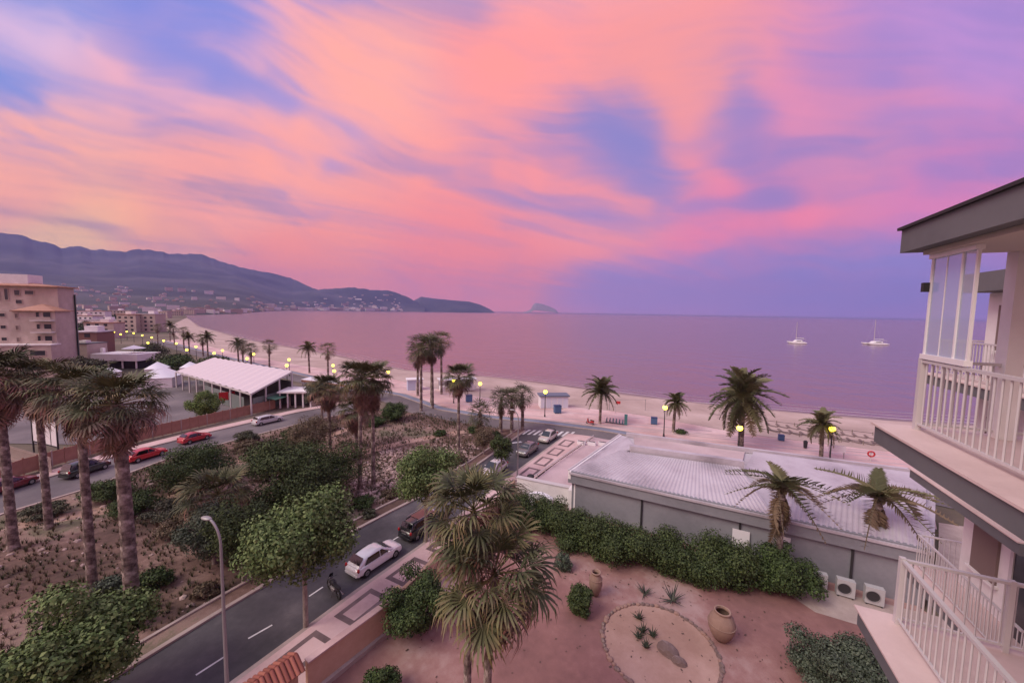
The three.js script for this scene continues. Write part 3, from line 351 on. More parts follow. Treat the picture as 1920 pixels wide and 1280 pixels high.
function fanPalm(seed, label, x, z, h, crown, o = {}) {
  const r = mulberry(seed), t = thing('fan_palm', label, 'palm tree', [x, 0, z], 0, o.group || 'fan palms'), lean = o.lean || 0.3 * r(), bend = o.bend ?? r() * 6, tx = Math.sin(bend) * lean, tz = Math.cos(bend) * lean, n = o.n || 40;
  part('trunk', palmTrunkGeo(h, o.r0 || 0.3, o.r1 || 0.2, lean, bend, o.far ? 16 : 84, o.far ? 8 : 14), M.palmTrunk, t);
  const place = (m) => { m.premultiply(new THREE.Matrix4().makeTranslation(tx, h, tz)); return m; }, far = [];
  for (let i = 0; i < n; i++) {
    const k = i / (n - 1), az = i * 2.39996 + r() * 0.4, pitch = mix(1.25, -0.75, Math.pow(k, 0.85)) + (r() - 0.5) * 0.25, s = crown * 0.56 * (0.85 + r() * 0.25) * (k < 0.12 ? 0.75 : 1), m = place(frondMatrix(az, pitch, (r() - 0.5) * 0.7, s, (0.5 - k) * crown * 0.16));
    if (o.far) { const g = fanFar[i % 2].clone(); g.applyMatrix4(m); far.push(g); continue; }
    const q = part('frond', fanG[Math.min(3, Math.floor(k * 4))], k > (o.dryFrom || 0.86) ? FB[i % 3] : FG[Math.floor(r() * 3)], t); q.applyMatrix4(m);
  }
  if (far.length) part('crown', mergeGeometries(far), FG[Math.floor(r() * 3)], t);
  const sk = [], ns = o.skirt ?? 26; for (let i = 0; i < ns; i++) { const k = r(), g = (o.far ? fanFar : fanG)[i % 2].clone(); g.applyMatrix4(place(frondMatrix(i * 2.4, -1.12 - 0.38 * r(), (r() - 0.5), crown * (o.skirtR || 0.4) * (0.8 + 0.4 * r()), -crown * 0.12 - k * crown * (o.skirtL || 0.35)))); sk.push(g); }
  if (ns) part('dead_frond_skirt', mergeGeometries(sk), FB[seed % 3], t, 'brown dead fronds hanging under the crown');
  return t;
}
function datePalm(seed, label, x, z, h, crown, o = {}) {
  const r = mulberry(seed), t = thing('date_palm', label, 'palm tree', [x, 0, z], 0, o.group || 'feather palms'), lean = o.lean || 0.2, bend = o.bend ?? r() * 6, tx = Math.sin(bend) * lean, tz = Math.cos(bend) * lean, n = o.n || 46;
  part('trunk', palmTrunkGeo(h, o.r0 || 0.36, o.r1 || 0.28, lean, bend, o.far ? 14 : 40, o.far ? 8 : 12), M.palmTrunk, t);
  if (!o.far) part('boss', (() => { const g = new THREE.SphereGeometry(o.r0 ? o.r0 * 1.1 : 0.4, 10, 8); g.scale(1, 1.3, 1); g.translate(tx, h - 0.15, tz); return g; })(), M.palmTrunk, t);
  const far = [];
  for (let i = 0; i < n; i++) {
    const k = i / (n - 1), az = i * 2.39996 + r() * 0.5, pitch = mix(1.3, o.low ?? -0.55, o.wilt ? (k < 0.78 ? k * 0.5 : 0.3 + k * 0.7) : Math.pow(k, 0.9)) + (r() - 0.5) * 0.22, s = crown * (0.82 + r() * 0.25), m = frondMatrix(az, pitch, (r() - 0.5) * 0.8, s, 0).premultiply(new THREE.Matrix4().makeTranslation(tx, h, tz)), vi = o.wilt ? (k < 0.78 ? 3 : 2) : Math.min(2, Math.floor(k * 3));
    if (o.far) { const g = featherFar[i % 2].clone(); g.applyMatrix4(m); far.push(g); continue; }
    part('frond', featherG[vi], k > (o.dryFrom ?? 0.8) ? FE[i % 3] : FD[Math.floor(r() * 3)], t).applyMatrix4(m);
  }
  if (far.length) part('crown', mergeGeometries(far), FD[Math.floor(r() * 3)], t);
  return t;
}
// ---------- apartment building with balconies (right) ----------
const E1 = [0.411, -0.911], E2 = [0.911, 0.411];
const at2 = (o, a, b) => [o[0] + E1[0] * a + E2[0] * b, o[1] + E1[1] * a + E2[1] * b];
const TB = Math.atan2(-E2[1], E2[0]);     // turn that puts local x along E2 and local -z along E1
function local(o) { return (a, b) => at2(o, a, b); }
function railing(b, P, Q, y, n, skipEnd) {   // base line P->Q in plan, floor y; handrail, bottom rail and one mesh per baluster
  const g = part('railing', beam([P[0], y + 1.0, P[1]], [Q[0], y + 1.0, Q[1]], 0.055, 0.04), M.metalWhite, b), bg = railing.g || (railing.g = onto(0.018, 0.88, 0.012, 0, 0.1, 0));
  part('bottom_rail', beam([P[0], y + 0.09, P[1]], [Q[0], y + 0.09, Q[1]], 0.03, 0.03), M.metalWhite, g);
  for (let i = 0; i <= n; i++) { const m = part('baluster', bg, M.metalWhite, g); m.position.set(mix(P[0], Q[0], i / n), y, mix(P[1], Q[1], i / n)); m.rotation.y = Math.atan2(-(Q[1] - P[1]), Q[0] - P[0]) + 0.5; }
  return g;
}
{
  const b = thing('apartment_building', 'white apartment block with dark grey slab edges and stacked balconies at right', 'building');
  const A = [5.6, -5.75], L = local(A), poly = (a0, a1, b0, b1, f = L) => [f(a1, b0), f(a1, b1), f(a0, b1), f(a0, b0)];
  // near stack of balconies: a = along facade (0 at seaward end, negative towards the viewer), b = inwards
  for (const [y, n] of [[18, 1], [15, 1], [12, 1], [9, 1], [6, 1], [3, 1]]) {
    part('balcony_slab', slabGeo(poly(-9, -0.02, 0.02, 2.3), y - 0.29, y - 0.03), M.greyFascia, b, 'dark grey balcony slab edge');
    part('balcony_floor', slabGeo(poly(-9, 0.02, -0.02, 2.3), y - 0.03, y), M.slabTop, b);
    if (y > 11) { railing(b, L(-0.18, 0.42), L(-7.2, 0.42), y, 60); railing(b, L(-0.18, 0.42), L(-0.18, 2.2), y, 15); part('rail_post', bx(0.07, 1.04, 0.07, ...[L(-0.18, 0.42)[0], y + 0.52, L(-0.18, 0.42)[1]], TB), M.metalWhite, b); part('rail_post', bx(0.06, 1.04, 0.06, ...[L(-0.18, 1.55)[0], y + 0.52, L(-0.18, 1.55)[1]], TB), M.metalWhite, b); }
  }
  part('wall', slabGeo(poly(-12, -0.55, 2.3, 10), 0, 20.54), M.white, b);
  part('party_wall', slabGeo(poly(-9.3, -9.0, 0.2, 2.3), 0, 20.54), M.white, b);
  // roof of the near stack
  part('roof_slab', slabGeo(poly(-13, -0.02, 0.12, 10.3), 20.56, 20.89), M.greyFascia, b, 'dark grey roof edge');
  part('roof_capping', slabGeo(poly(-13, 0.02, 0.08, 10.3), 20.89, 20.93), M.dark, b);
  part('ceiling', slabGeo(poly(-9, -0.2, 0.3, 2.3), 20.50, 20.56), std(0.52, 0.46, 0.42, 0.9), b);
  // glazed screen on the rail at the seaward corner
  const gs = part('glazed_screen', (() => { const l = []; for (const [a, w] of [[-0.2, 0.035], [-0.52, 0.012], [-0.84, 0.028], [-1.1, 0.028]]) { const p = L(a, 0.42); l.push(bx(w, 1.46, w > 0.02 ? 0.03 : 0.012, p[0], 19.78, p[1], TB + Math.PI / 2)); } l.push(beam([L(-0.17, 0.42)[0], 19.07, L(-0.17, 0.42)[1]], [L(-1.12, 0.42)[0], 19.07, L(-1.12, 0.42)[1]], 0.08, 0.07), beam([L(-0.17, 0.42)[0], 20.47, L(-0.17, 0.42)[1]], [L(-1.12, 0.42)[0], 20.47, L(-1.12, 0.42)[1]], 0.08, 0.06)); return merge(l); })(), std(0.74, 0.72, 0.73, 0.4), b, 'white framed glass screen standing on the top balcony rail');
  for (const [a0, a1] of [[-0.22, -0.513], [-0.527, -0.825], [-0.855, -1.085]]) { const p = L(a0, 0.42), q = L(a1, 0.42); part('pane', quadGeo([p[0], 19.1, p[1]], [q[0], 19.1, q[1]], [q[0], 20.45, q[1]], [p[0], 20.45, p[1]]), M.pane, gs); }
  part('corner_column', bx(0.16, 2.52, 0.2, L(-0.18, 1.27)[0], 19.25, L(-0.18, 1.27)[1], TB), M.white, b);
  part('wall_lamp', bx(0.09, 0.13, 0.07, L(-0.165, 0.385)[0], 20.05, L(-0.165, 0.385)[1], TB), M.dark, b);
  // far stack of balconies
  const B = [12.4, -11.45], K = local(B), pk = (a0, a1, b0, b1) => poly(a0, a1, b0, b1, K);
  for (const y of [18, 15, 12, 9, 6, 3]) {
    part('balcony_slab', slabGeo(pk(-4.25, -0.02, 0.02, 2.4), y - 0.29, y - 0.03), M.greyFascia, b); part('balcony_floor', slabGeo(pk(-4.25, 0.02, -0.02, 2.4), y - 0.03, y), M.slabTop, b);
    if (y > 8) { railing(b, K(-0.18, 0.3), K(-4.1, 0.3), y, 34); railing(b, K(-0.18, 0.3), K(-0.18, 2.3), y, 17); }
  }
  part('roof_slab', slabGeo(pk(-4.6, -0.5, 0.5, 9), 20.35, 20.85), M.greyFascia, b, 'dark grey roof edge of the farther balconies');
  part('party_wall', slabGeo(pk(-4.75, -4.25, 0.25, 9), 0, 20.34), M.white, b);
  part('wall', slabGeo(pk(-4.25, -0.55, 1.05, 9), 0, 20.34), M.white, b);
  part('stair_tower', slabGeo(pk(-3.5, -0.6, 1.6, 6), 20.85, 21.7), M.white, b);
  for (const y of [18.9, 15.9, 12.9]) { const p = K(-1.5, 1.02), w = part('window', bx(0.9, 1.2, 0.06, p[0], y + 0.5, p[1], TB + Math.PI / 2), M.shutter, b); part('sill', bx(1.05, 0.06, 0.2, p[0], y - 0.13, p[1], TB + Math.PI / 2), M.white, w); const d = K(-3.1, 1.02), dr = part('balcony_door', bx(1.3, 2.15, 0.06, d[0], y + 0.18, d[1], TB + Math.PI / 2), M.window, b); part('door_frame', merge([bx(0.07, 2.2, 0.1, ...[K(-3.75, 1.0)[0], y + 0.2, K(-3.75, 1.0)[1]], TB), bx(0.07, 2.2, 0.1, ...[K(-2.45, 1.0)[0], y + 0.2, K(-2.45, 1.0)[1]], TB)]), M.metalWhite, dr); }
}
// ---------- restaurant ----------
{
  const t = thing('restaurant', 'long low grey restaurant with corrugated white roof beside the seafront', 'building');
  const F0 = [5.7, -35.9], F1 = [20.5, -28.1], F2 = [28.2, -24.05], B0 = [13.9, -47.2], B1 = [41.5, -35.9], R0 = [13.1, -39.9], R1 = [22.5, -36.1], R2 = [41, -26.6], ey = 4.25, ry = 5.05;
  const dF = [(F2[0] - F0[0]), (F2[1] - F0[1])], l = Math.hypot(...dF), ux = dF[0] / l, uz = dF[1] / l, nx = -uz, nz = ux; // n points to the viewer side
  const turn = Math.atan2(-uz, ux), onF = (s, o) => [F0[0] + ux * s - nx * o, F0[1] + uz * s - nz * o];
  part('front_wall', slabGeo([onF(0.3, 0.35), onF(l, 0.35), onF(l, 0.65), onF(0.3, 0.65)], 0, 3.2), M.greyWall, t);
  part('fascia', slabGeo([onF(0, 0), onF(l, 0), onF(l, 0.3), onF(0, 0.3)], 3.12, ey + 0.05), M.greyWall, t, 'smooth grey band under the roof edge');
  for (const s of [6.9, 14.5, 21.5]) part('downpipe', (() => { const p = onF(s, 0.28); return onto(0.14, 3.12, 0.1, p[0], 0, p[1], turn); })(), M.metalDark, t);
  const sd = [B0[0] - F0[0], B0[1] - F0[1]], sl = Math.hypot(...sd), pS = (k, o) => [F0[0] + sd[0] * k + o * -sd[1] / sl, F0[1] + sd[1] * k + o * sd[0] / sl];
  part('side_wall', slabGeo([pS(0.03, 0.35), pS(1, 0.35), pS(1, 0.6), pS(0.03, 0.6)], 0, ey - 0.1), M.white, t); part('side_fascia', slabGeo([pS(0, 0), pS(1, 0), pS(1, 0.28), pS(0, 0.28)], 3.5, ey + 0.06), M.white, t);
  part('back_wall', wallStrip([B0, B1], 0, ey - 0.05), M.white, t); part('end_wall', wallStrip([F2, B1], 0, ey - 0.05), M.greyWall, t);
  part('roof_deck', slabGeo([F0, F2, B1, B0].map(p => [p[0] * 0.995 + 0.1, p[1] * 0.995]), ey - 0.25, ey - 0.05), M.roofWhite, t);
  // corrugated front slope: real ribs
  const rib = (P0, P1, Q0, Q1, y0, y1, pitch) => { const n = Math.round(Math.hypot(P1[0] - P0[0], P1[1] - P0[1]) / pitch), p = [], ix = [], uv = []; for (let i = 0; i <= n * 4; i++) { const k = i / (n * 4), u = [0, 0.04, 0.04, 0][i % 4]; const a = [mix(P0[0], P1[0], k), mix(P0[1], P1[1], k)], b = [mix(Q0[0], Q1[0], k), mix(Q0[1], Q1[1], k)]; p.push(a[0], y0 + u, a[1], b[0], y1 + u, b[1]); uv.push(a[0], a[1], b[0], b[1]); if (i) { const e = 2 * i - 2; ix.push(e, e + 2, e + 1, e + 1, e + 2, e + 3); } } const g = new THREE.BufferGeometry(); g.setAttribute('position', new THREE.Float32BufferAttribute(p, 3)); g.setAttribute('uv', new THREE.Float32BufferAttribute(uv, 2)); g.setIndex(ix); const q = g.toNonIndexed(); q.computeVertexNormals(); return q; };
  part('corrugated_roof', rib(F0, F1, [R0[0] - 1.5, R0[1] + 0.4], [22.2, -35.6], ey, ry, 0.34), M.roofWhite, t, 'white corrugated front slope');
  part('corrugated_roof', rib(F1, F2, [24.3, -32.6], [32.4, -28.3], ey, ey + 0.55, 0.34), M.roofWhite, t);
  part('hip_roof', (() => { const A = [F0[0], ey, F0[1]], B = [R0[0] - 1.5, ry, R0[1] + 0.4], C = [R0[0] + 0.6, ry, R0[1] - 0.4], D = [B0[0] + 0.8, ey, B0[1] + 0.6], E = [B0[0], ey, B0[1]]; return merge([quadGeo(A, B, C, D), quadGeo(A, D, E, A)]); })(), M.roofWhite, t);
  part('ridge_parapet', slabGeo([[R0[0] - 0.2, R0[1] - 0.1], [R1[0] + 0.2, R1[1] - 0.1], [R1[0] + 0.1, R1[1] + 0.55], [R0[0] - 0.3, R0[1] + 0.55]], 4.2, 5.62), M.roofWhite, t, 'white parapet along the ridge');
  part('flat_roof', slabGeo([[R0[0] + 0.6, R0[1] - 0.25], [R1[0] + 0.2, R1[1] - 0.15], [26.4, -41.6], [15.4, -46.3]], ey - 0.04, ey + 0.12), M.roofPink, t, 'pinkish flat roof behind the parapet');
  part('membrane_roof', slabGeo([[R1[0] + 0.3, R1[1] + 0.3], [24.5, -32.8], [32.5, -28.5], [40.3, -35.6], [27, -41]], ey - 0.02, ey + 0.4), M.roofWhite, t, 'smooth white roof at the right end');
  part('roof_upstand', beam([14.6, ey + 0.25, -46.7], [41, ey + 0.25, -36.2], 0.4, 0.5), M.roofWhite, t);
  part('gable_trim', beam([F0[0], ey + 0.1, F0[1]], [B0[0], ey + 0.1, B0[1]], 0.16, 0.1), M.metalWhite, t);
  part('wall_sign', (() => { const p = onF(17.4, 0.3); return bx(0.9, 0.35, 0.06, p[0], 2.5, p[1], turn); })(), M.cloth, t);
  const wl = part('wall_lamp', (() => { const p = onF(12.4, 0.28); return bx(0.16, 0.12, 0.14, p[0], 3.05, p[1], turn); })(), M.metalWhite, t);
  const nb = thing('white_board', 'white panel leaning on the grey restaurant wall near the wilted palm', 'panel', [...(p => [p[0], 0.05, p[1]])(onF(14.6, 0.2))], turn); part('board', bx(1.2, 1.5, 0.05, 0, 1.6, 0.0, 0, -0.05), M.cloth, nb); part('legs', merge([bx(0.06, 1.7, 0.05, -0.5, 0.85, 0.05), bx(0.06, 1.7, 0.05, 0.5, 0.85, 0.05)]), M.metalGrey, nb);
  const ac0 = thing('air_conditioner', 'white outdoor air conditioner at the wall, nearest the bushes', 'air conditioner', [22.4, 0.05, -26.0], turn, 'air conditioners behind the restaurant');
  part('cabinet', onto(1.0, 1.15, 0.42, 0, 0.1, 0), std(0.42, 0.42, 0.42, 0.6), ac0); part('fan_grille', (() => { const g = new THREE.CylinderGeometry(0.38, 0.38, 0.03, 24); g.rotateX(Math.PI / 2); g.translate(-0.1, 0.66, 0.215); return g; })(), M.metalDark, ac0); part('fan_ring', (() => { const g = new THREE.TorusGeometry(0.38, 0.03, 6, 24); g.translate(-0.1, 0.66, 0.225); return g; })(), M.metalGrey, ac0); part('feet', merge([onto(0.08, 0.1, 0.42, -0.4, 0, 0), onto(0.08, 0.1, 0.42, 0.4, 0, 0)]), M.metalDark, ac0);
  copy(ac0, [23.75, 0.05, -25.3], turn, 'white outdoor air conditioner standing second along the wall'); copy(ac0, [25.1, 0.05, -24.6], turn, 'white outdoor air conditioner third along the wall, next to the balcony corner');
}
// terrace fittings
{
  const w = thing('terrace_wall', 'white low wall closing the restaurant terrace', 'wall'); part('wall', slabGeo([[1.0, -40.3], [6.6, -37.9], [6.4, -37.4], [0.8, -39.8]], 0, 1.7), M.white, w); part('coping', slabGeo([[0.9, -40.35], [6.75, -37.9], [6.5, -37.3], [0.7, -39.8]], 1.7, 1.8), M.metalWhite, w); part('end_block', onto(1.9, 1.9, 1.2, 7.0, 0, -37.0, -0.4), M.white, w);
  const sg = thing('white_canopy', 'small white curved sign box in front of the terrace wall', 'sign', [3.3, 0, -37.3], -0.4); part('box', (() => { const s = new THREE.Shape(); s.moveTo(-1.2, 0); s.lineTo(1.2, 0); s.lineTo(1.2, 1.0); s.quadraticCurveTo(0, 1.7, -1.2, 1.1); s.closePath(); const g = new THREE.ExtrudeGeometry(s, { depth: 0.5, bevelEnabled: true, bevelSize: 0.04, bevelThickness: 0.04, bevelSegments: 2 }); return g; })(), M.cloth, sg); part('emblem', bx(1.3, 0.28, 0.03, 0.1, 0.55, 0.56), std(0.55, 0.33, 0.2, 0.6), sg);
  const pl = thing('planter', 'white terrace planter by the zebra crossing', 'planter', [10.6, 0.13, -55.2], -0.5, 'white planters on the terrace'); part('box', onto(1.2, 0.5, 0.45, 0, 0, 0), M.cloth, pl); part('soil', onto(1.06, 0.02, 0.33, 0, 0.492, 0), M.dark, pl);
  copy(pl, [12.1, 0.13, -55.0], -0.4, 'white terrace planter in the middle of the three'); copy(pl, [13.7, 0.13, -54.9], -0.4, 'white terrace planter nearest the restaurant roof');
  const bn = thing('litter_bin', 'black rounded bin beside the white terrace wall', 'bin', [2.4, 0.13, -42.2]); part('body', cyl(0.28, 0.42, 0.75, 0, 0, 0, 16), M.metalDark, bn); part('lid', (() => { const g = new THREE.SphereGeometry(0.43, 16, 8, 0, 6.3, 0, 1.57); g.scale(1, 0.5, 1); g.translate(0, 0.75, 0); return g; })(), M.dark, bn);
  const ro = thing('terrace_rail', 'pale low rail dividing terrace from pavement', 'railing'); const P = [2.2, -42.0], Q = [13.0, -58.0]; part('rail', merge([beam([P[0], 0.6, P[1]], [Q[0], 0.6, Q[1]], 0.08, 0.08)]), M.metalWhite, ro); for (let i = 0; i <= 10; i++) part('post', onto(0.08, 0.5, 0.08, mix(P[0], Q[0], i / 10), 0.13, mix(P[1], Q[1], i / 10)), M.metalWhite, ro);
}
// ---------- garden wall, gate, hedge, pots ----------
{
  const w = thing('garden_wall', 'tan rendered garden wall with stone coping along the pavement', 'wall'), pts = wallLine.slice(2, 4); const seg = (P, Q, h, y = 0) => { const a = offset([P, Q], 0.12), b = offset([P, Q], -0.12); return slabGeo([a[0], a[1], b[1], b[0]], y, y + h); };
  part('wall', merge([seg([-10.1, -17.8], [-7.0, -22.2], 1.85)]), M.wallTan, w); part('coping', (() => { const a = offset([[-10.1, -17.8], [-6.9, -22.35]], 0.2), b = offset([[-10.1, -17.8], [-6.9, -22.35]], -0.2); return slabGeo([a[0], a[1], b[1], b[0]], 1.85, 1.94); })(), M.pave, w); part('plinth', (() => { const a = offset([[-10.1, -17.8], [-7.0, -22.2]], 0.34), b = offset([[-10.1, -17.8], [-7.0, -22.2]], 0.12); return slabGeo([a[0], a[1], b[1], b[0]], 0, 0.28); })(), M.kerb, w);
  part('pillar', onto(0.5, 2.3, 0.5, -6.95, 0, -22.4, 0.65), M.wallTan, w); part('wall', merge([seg([-6.8, -22.7], [-4.2, -28.5], 1.9), seg([-4.2, -28.5], [-1.6, -34], 1.9), seg([-1.6, -34], [0.5, -38.8], 1.9)]), M.wallTan, w);
  const g = thing('entrance_gate', 'garden gate house with red barrel tile roof on the tan wall', 'gate', [-11.35, 0, -15.9], 0.93); // local x runs along the wall
  part('post', onto(0.4, 2.1, 0.5, 1.5, 0, 0), M.wallTan, g); part('post', onto(0.4, 2.1, 0.5, -1.5, 0, 0), M.wallTan, g); part('lintel', onto(3.5, 0.22, 0.5, 0, 2.1, 0), M.wallTan, g); part('door', onto(2.6, 2.04, 0.08, 0, 0.05, 0), std(0.10, 0.05, 0.035, 0.7), g);
  const rf = part('roof', (() => { const s = new THREE.Shape(); s.moveTo(-0.7, 0); s.lineTo(0.7, 0); s.lineTo(0, 0.38); s.closePath(); const q = new THREE.ExtrudeGeometry(s, { depth: 3.7, bevelEnabled: false }); q.rotateY(Math.PI / 2); q.translate(-1.85, 2.32, 0); return q; })(), M.terracotta, g); const tg = (() => { const q = new THREE.CylinderGeometry(0.1, 0.1, 0.9, 8, 1, false, 0, Math.PI); q.rotateX(Math.PI / 2); q.rotateZ(Math.PI / 2); return q; })(), tm = [std(0.27, 0.085, 0.062, 0.85), std(0.33, 0.115, 0.08, 0.85), std(0.22, 0.068, 0.05, 0.85)];
  for (let i = 0; i < 17; i++) for (const s of [-1, 1]) { const m = part('roof_tile', tg, tm[(i * 7 + (s > 0 ? 1 : 0)) % 3], rf); m.position.set(-1.72 + i * 0.215, 2.53, s * 0.38); m.rotation.x = s * 0.51; }
}
{
  const r = mulberry(301), t = thing('hedge', 'long dense dark green clipped hedge below the grey restaurant wall', 'hedge'), cl = resample([[0.6, -34.4], [4.3, -31.8], [8.8, -29.0], [13.0, -27.7], [17.0, -26.5]], 52), bl = []; for (const [x, z] of cl) for (let k = 0; k < 4; k++) bl.push([x + (r() - 0.5) * 1.9, 0.5 + r() * 1.85, z + (r() - 0.5) * 2.8, 0.75 + r() * 0.35, 0.65 + r() * 0.4, 0.75 + r() * 0.35]);
  part('foliage', leafGeo(r, bl, 110000, 0.15, LEAF.hedge), leafMat, t); part('stems', merge(cl.map(([x, z]) => bar([x, 0, z], [x + (r() - 0.5) * 0.4, 1.4, z + (r() - 0.5) * 0.4], 0.04, 5))), M.bark, t);
}
bush(311, 'large_bush', 'big dark bush swallowing the end of the hedge under the wilted palm', 19.6, -25.9, 2.5, 3.1, LEAF.dark, 18000, 0.15);
bush(312, 'large_bush', 'tall dark rounded bush against the end pillar of the tan wall', -5.5, -21.9, 2.3, 4.0, LEAF.dark, 18000, 0.14);
bush(313, 'round_bush', 'clipped dark ball bush at the bottom edge near the tan wall', -6.6, -17.6, 1.15, 1.5, LEAF.dark, 8400, 0.11);
bush(314, 'round_bush', 'large sage green ball bush beside the lower balcony', 17.4, -18.1, 2.5, 3.1, LEAF.sage, 22000, 0.12);
bush(315, 'garden_shrub', 'upright leafy green shrub leaning on the tall clay jar', 4.7, -23.5, 0.95, 1.75, LEAF.hedge, 6400, 0.13);
bush(316, 'garden_shrub', 'small dull green shrub at the foot of the hedge', 4.2, -27.6, 0.7, 1.25, LEAF.sage, 3600, 0.11);
{
  const jar = (name, label, x, z, prof, turn, tilt = 0) => { const t = thing(name, label, 'jar', [x, 0.03, z], turn); t.rotation.z = tilt; const out = prof.map(p => new THREE.Vector2(p[0], p[1])), inn = prof.slice(2).reverse().map(p => new THREE.Vector2(Math.max(0.02, p[0] - 0.06), p[1] - 0.01)); part('body', new THREE.LatheGeometry([...out, ...inn, new THREE.Vector2(0.001, 0.3)], 28), M.clay, t); const top = prof[prof.length - 1]; part('rim', (() => { const g = new THREE.TorusGeometry(top[0] - 0.02, 0.055, 8, 26); g.rotateX(Math.PI / 2); g.translate(0, top[1], 0); return g; })(), M.clay, t); part('band', (() => { const m = prof[Math.floor(prof.length / 2)], g = new THREE.TorusGeometry(m[0] + 0.005, 0.025, 6, 28); g.rotateX(Math.PI / 2); g.translate(0, m[1], 0); return g; })(), M.clay, t); };
  jar('clay_jar', 'huge round bellied clay jar with open mouth beside the stone circle', 13.0, -21.6, [[0.02, 0], [0.34, 0.02], [0.55, 0.3], [0.74, 0.75], [0.76, 1.05], [0.66, 1.4], [0.48, 1.62], [0.40, 1.72], [0.44, 1.8]], 0.4);
  jar('clay_amphora', 'tall narrow reddish clay jar behind the green shrub', 6.1, -25.0, [[0.02, 0], [0.2, 0.02], [0.36, 0.4], [0.46, 0.9], [0.44, 1.25], [0.30, 1.52], [0.26, 1.62], [0.32, 1.7]], 1.2);
  const c = thing('stone_circle', 'round bed of pale gravel edged with a ring of small stones', 'garden bed', [9.0, 0.03, -21.0]); part('gravel_pad', (() => { const g = new THREE.CircleGeometry(3.15, 48), u = g.attributes.uv, p = g.attributes.position; for (let i = 0; i < u.count; i++) u.setXY(i, p.getX(i), p.getY(i)); g.rotateX(-Math.PI / 2); g.translate(0, 0.012, 0); return g; })(), M.gravelpad, c);
  const r = mulberry(88), sg = [0, 1, 2].map(() => { const g = new THREE.IcosahedronGeometry(0.14, 1), p = g.attributes.position; for (let i = 0; i < p.count; i++) { const v = new THREE.Vector3().fromBufferAttribute(p, i), k = 0.8 + 0.35 * Math.abs(perlin.noise(v.x * 9 + 3, v.y * 9, v.z * 9)); p.setXYZ(i, v.x * k * 1.3, v.y * k * 0.7, v.z * k); } g.computeVertexNormals(); return g; }), sm = [M.rock, std(0.30, 0.19, 0.15, 0.95), std(0.22, 0.15, 0.13, 0.95)];
  for (let i = 0; i < 66; i++) { const a = i / 66 * 6.283, m = part('stone', sg[i % 3], sm[Math.floor(r() * 3)], c); m.position.set(Math.cos(a) * (3.2 + r() * 0.1), 0.04, Math.sin(a) * (3.2 + r() * 0.1)); m.rotation.y = -a + 1.57 + r() * 0.4; m.scale.setScalar(0.75 + r() * 0.6); }
  const rk = (x, z, s, label) => { const t = thing('garden_rock', label, 'rock', [x, 0.05, z], r() * 6); const g = sg[0].clone(); g.scale(s * 7, s * 7.5, s * 7); part('boulder', g, M.rock, t); };
  rk(9.4, -20.7, 0.62, 'rounded reddish boulder in the middle of the gravel circle'); rk(9.75, -20.0, 0.4, 'smaller dark boulder at the viewer side of the gravel circle');
  const pr = mulberry(90); [[8.4, -22.0, 'low dark succulent at the back of the gravel circle'], [8.0, -21.6, 'low dark succulent left of the boulder in the gravel circle'], [8.9, -21.7, 'low dark succulent between boulder and back of the gravel circle'], [8.2, -20.9, 'small dark succulent on the viewer side of the gravel circle'], [8.5, -23.0, 'tiny plant on the rear rim of the gravel circle']].forEach(([x, z, l], i) => { const t = thing('succulent', l, 'plant', [x, 0.05, z], i); const q = []; for (let k = 0; k < 16; k++) { const a = k * 2.4, L = 0.32 + pr() * 0.36, g = new THREE.ConeGeometry(0.06, L, 4); g.translate(0, L / 2, 0); g.rotateX(0.4 + pr() * 0.8); g.rotateY(a); q.push(g); } part('leaves', merge(q), std(0.045, 0.055, 0.03, 0.8), t); });
  // agaves along the hedge foot
  [[11.3, -24.6, 1.2, 'dark spiky agave flopping out at the hedge foot'], [9.6, -25.2, 0.9, 'small spiky agave at the hedge foot nearer the clay jar'], [16.6, -20.6, 0.9, 'withered agave on the bare earth beside the ball bush']].forEach(([x, z, s, l], i) => { const t = thing('agave', l, 'plant', [x, 0.05, z], i), q = []; for (let k = 0; k < 18; k++) { const L = s * (0.7 + 0.5 * pr()), g = new THREE.ConeGeometry(0.07 * s, L, 4); g.scale(1, 1, 0.4); g.translate(0, L / 2, 0); g.rotateX(0.35 + pr() * 1.05); g.rotateY(k * 2.4); q.push(g); } part('leaves', merge(q), std(0.07, 0.075, 0.055, 0.7), t); });
  // litter of dry leaves and pebbles
  const lg = new THREE.PlaneGeometry(0.13, 0.07); lg.rotateX(-1.4); const li = new THREE.InstancedMesh(lg, fm(0.10, 0.06, 0.045), 520), mt = new THREE.Matrix4(); for (let i = 0; i < 520; i++) { const x = -6 + pr() * 26, z = -15 - pr() * 13 - (x < 4 ? pr() * 6 : 0); mt.makeRotationY(pr() * 6.3); const s = 0.35 + pr() * pr() * 1.4; mt.scale(new THREE.Vector3(s, s, s)); mt.setPosition(x, 0.06, z); li.setMatrixAt(i, mt); } stuff('fallen_leaves', li, 'dry fallen leaves scattered over the garden earth', 'leaves');
}
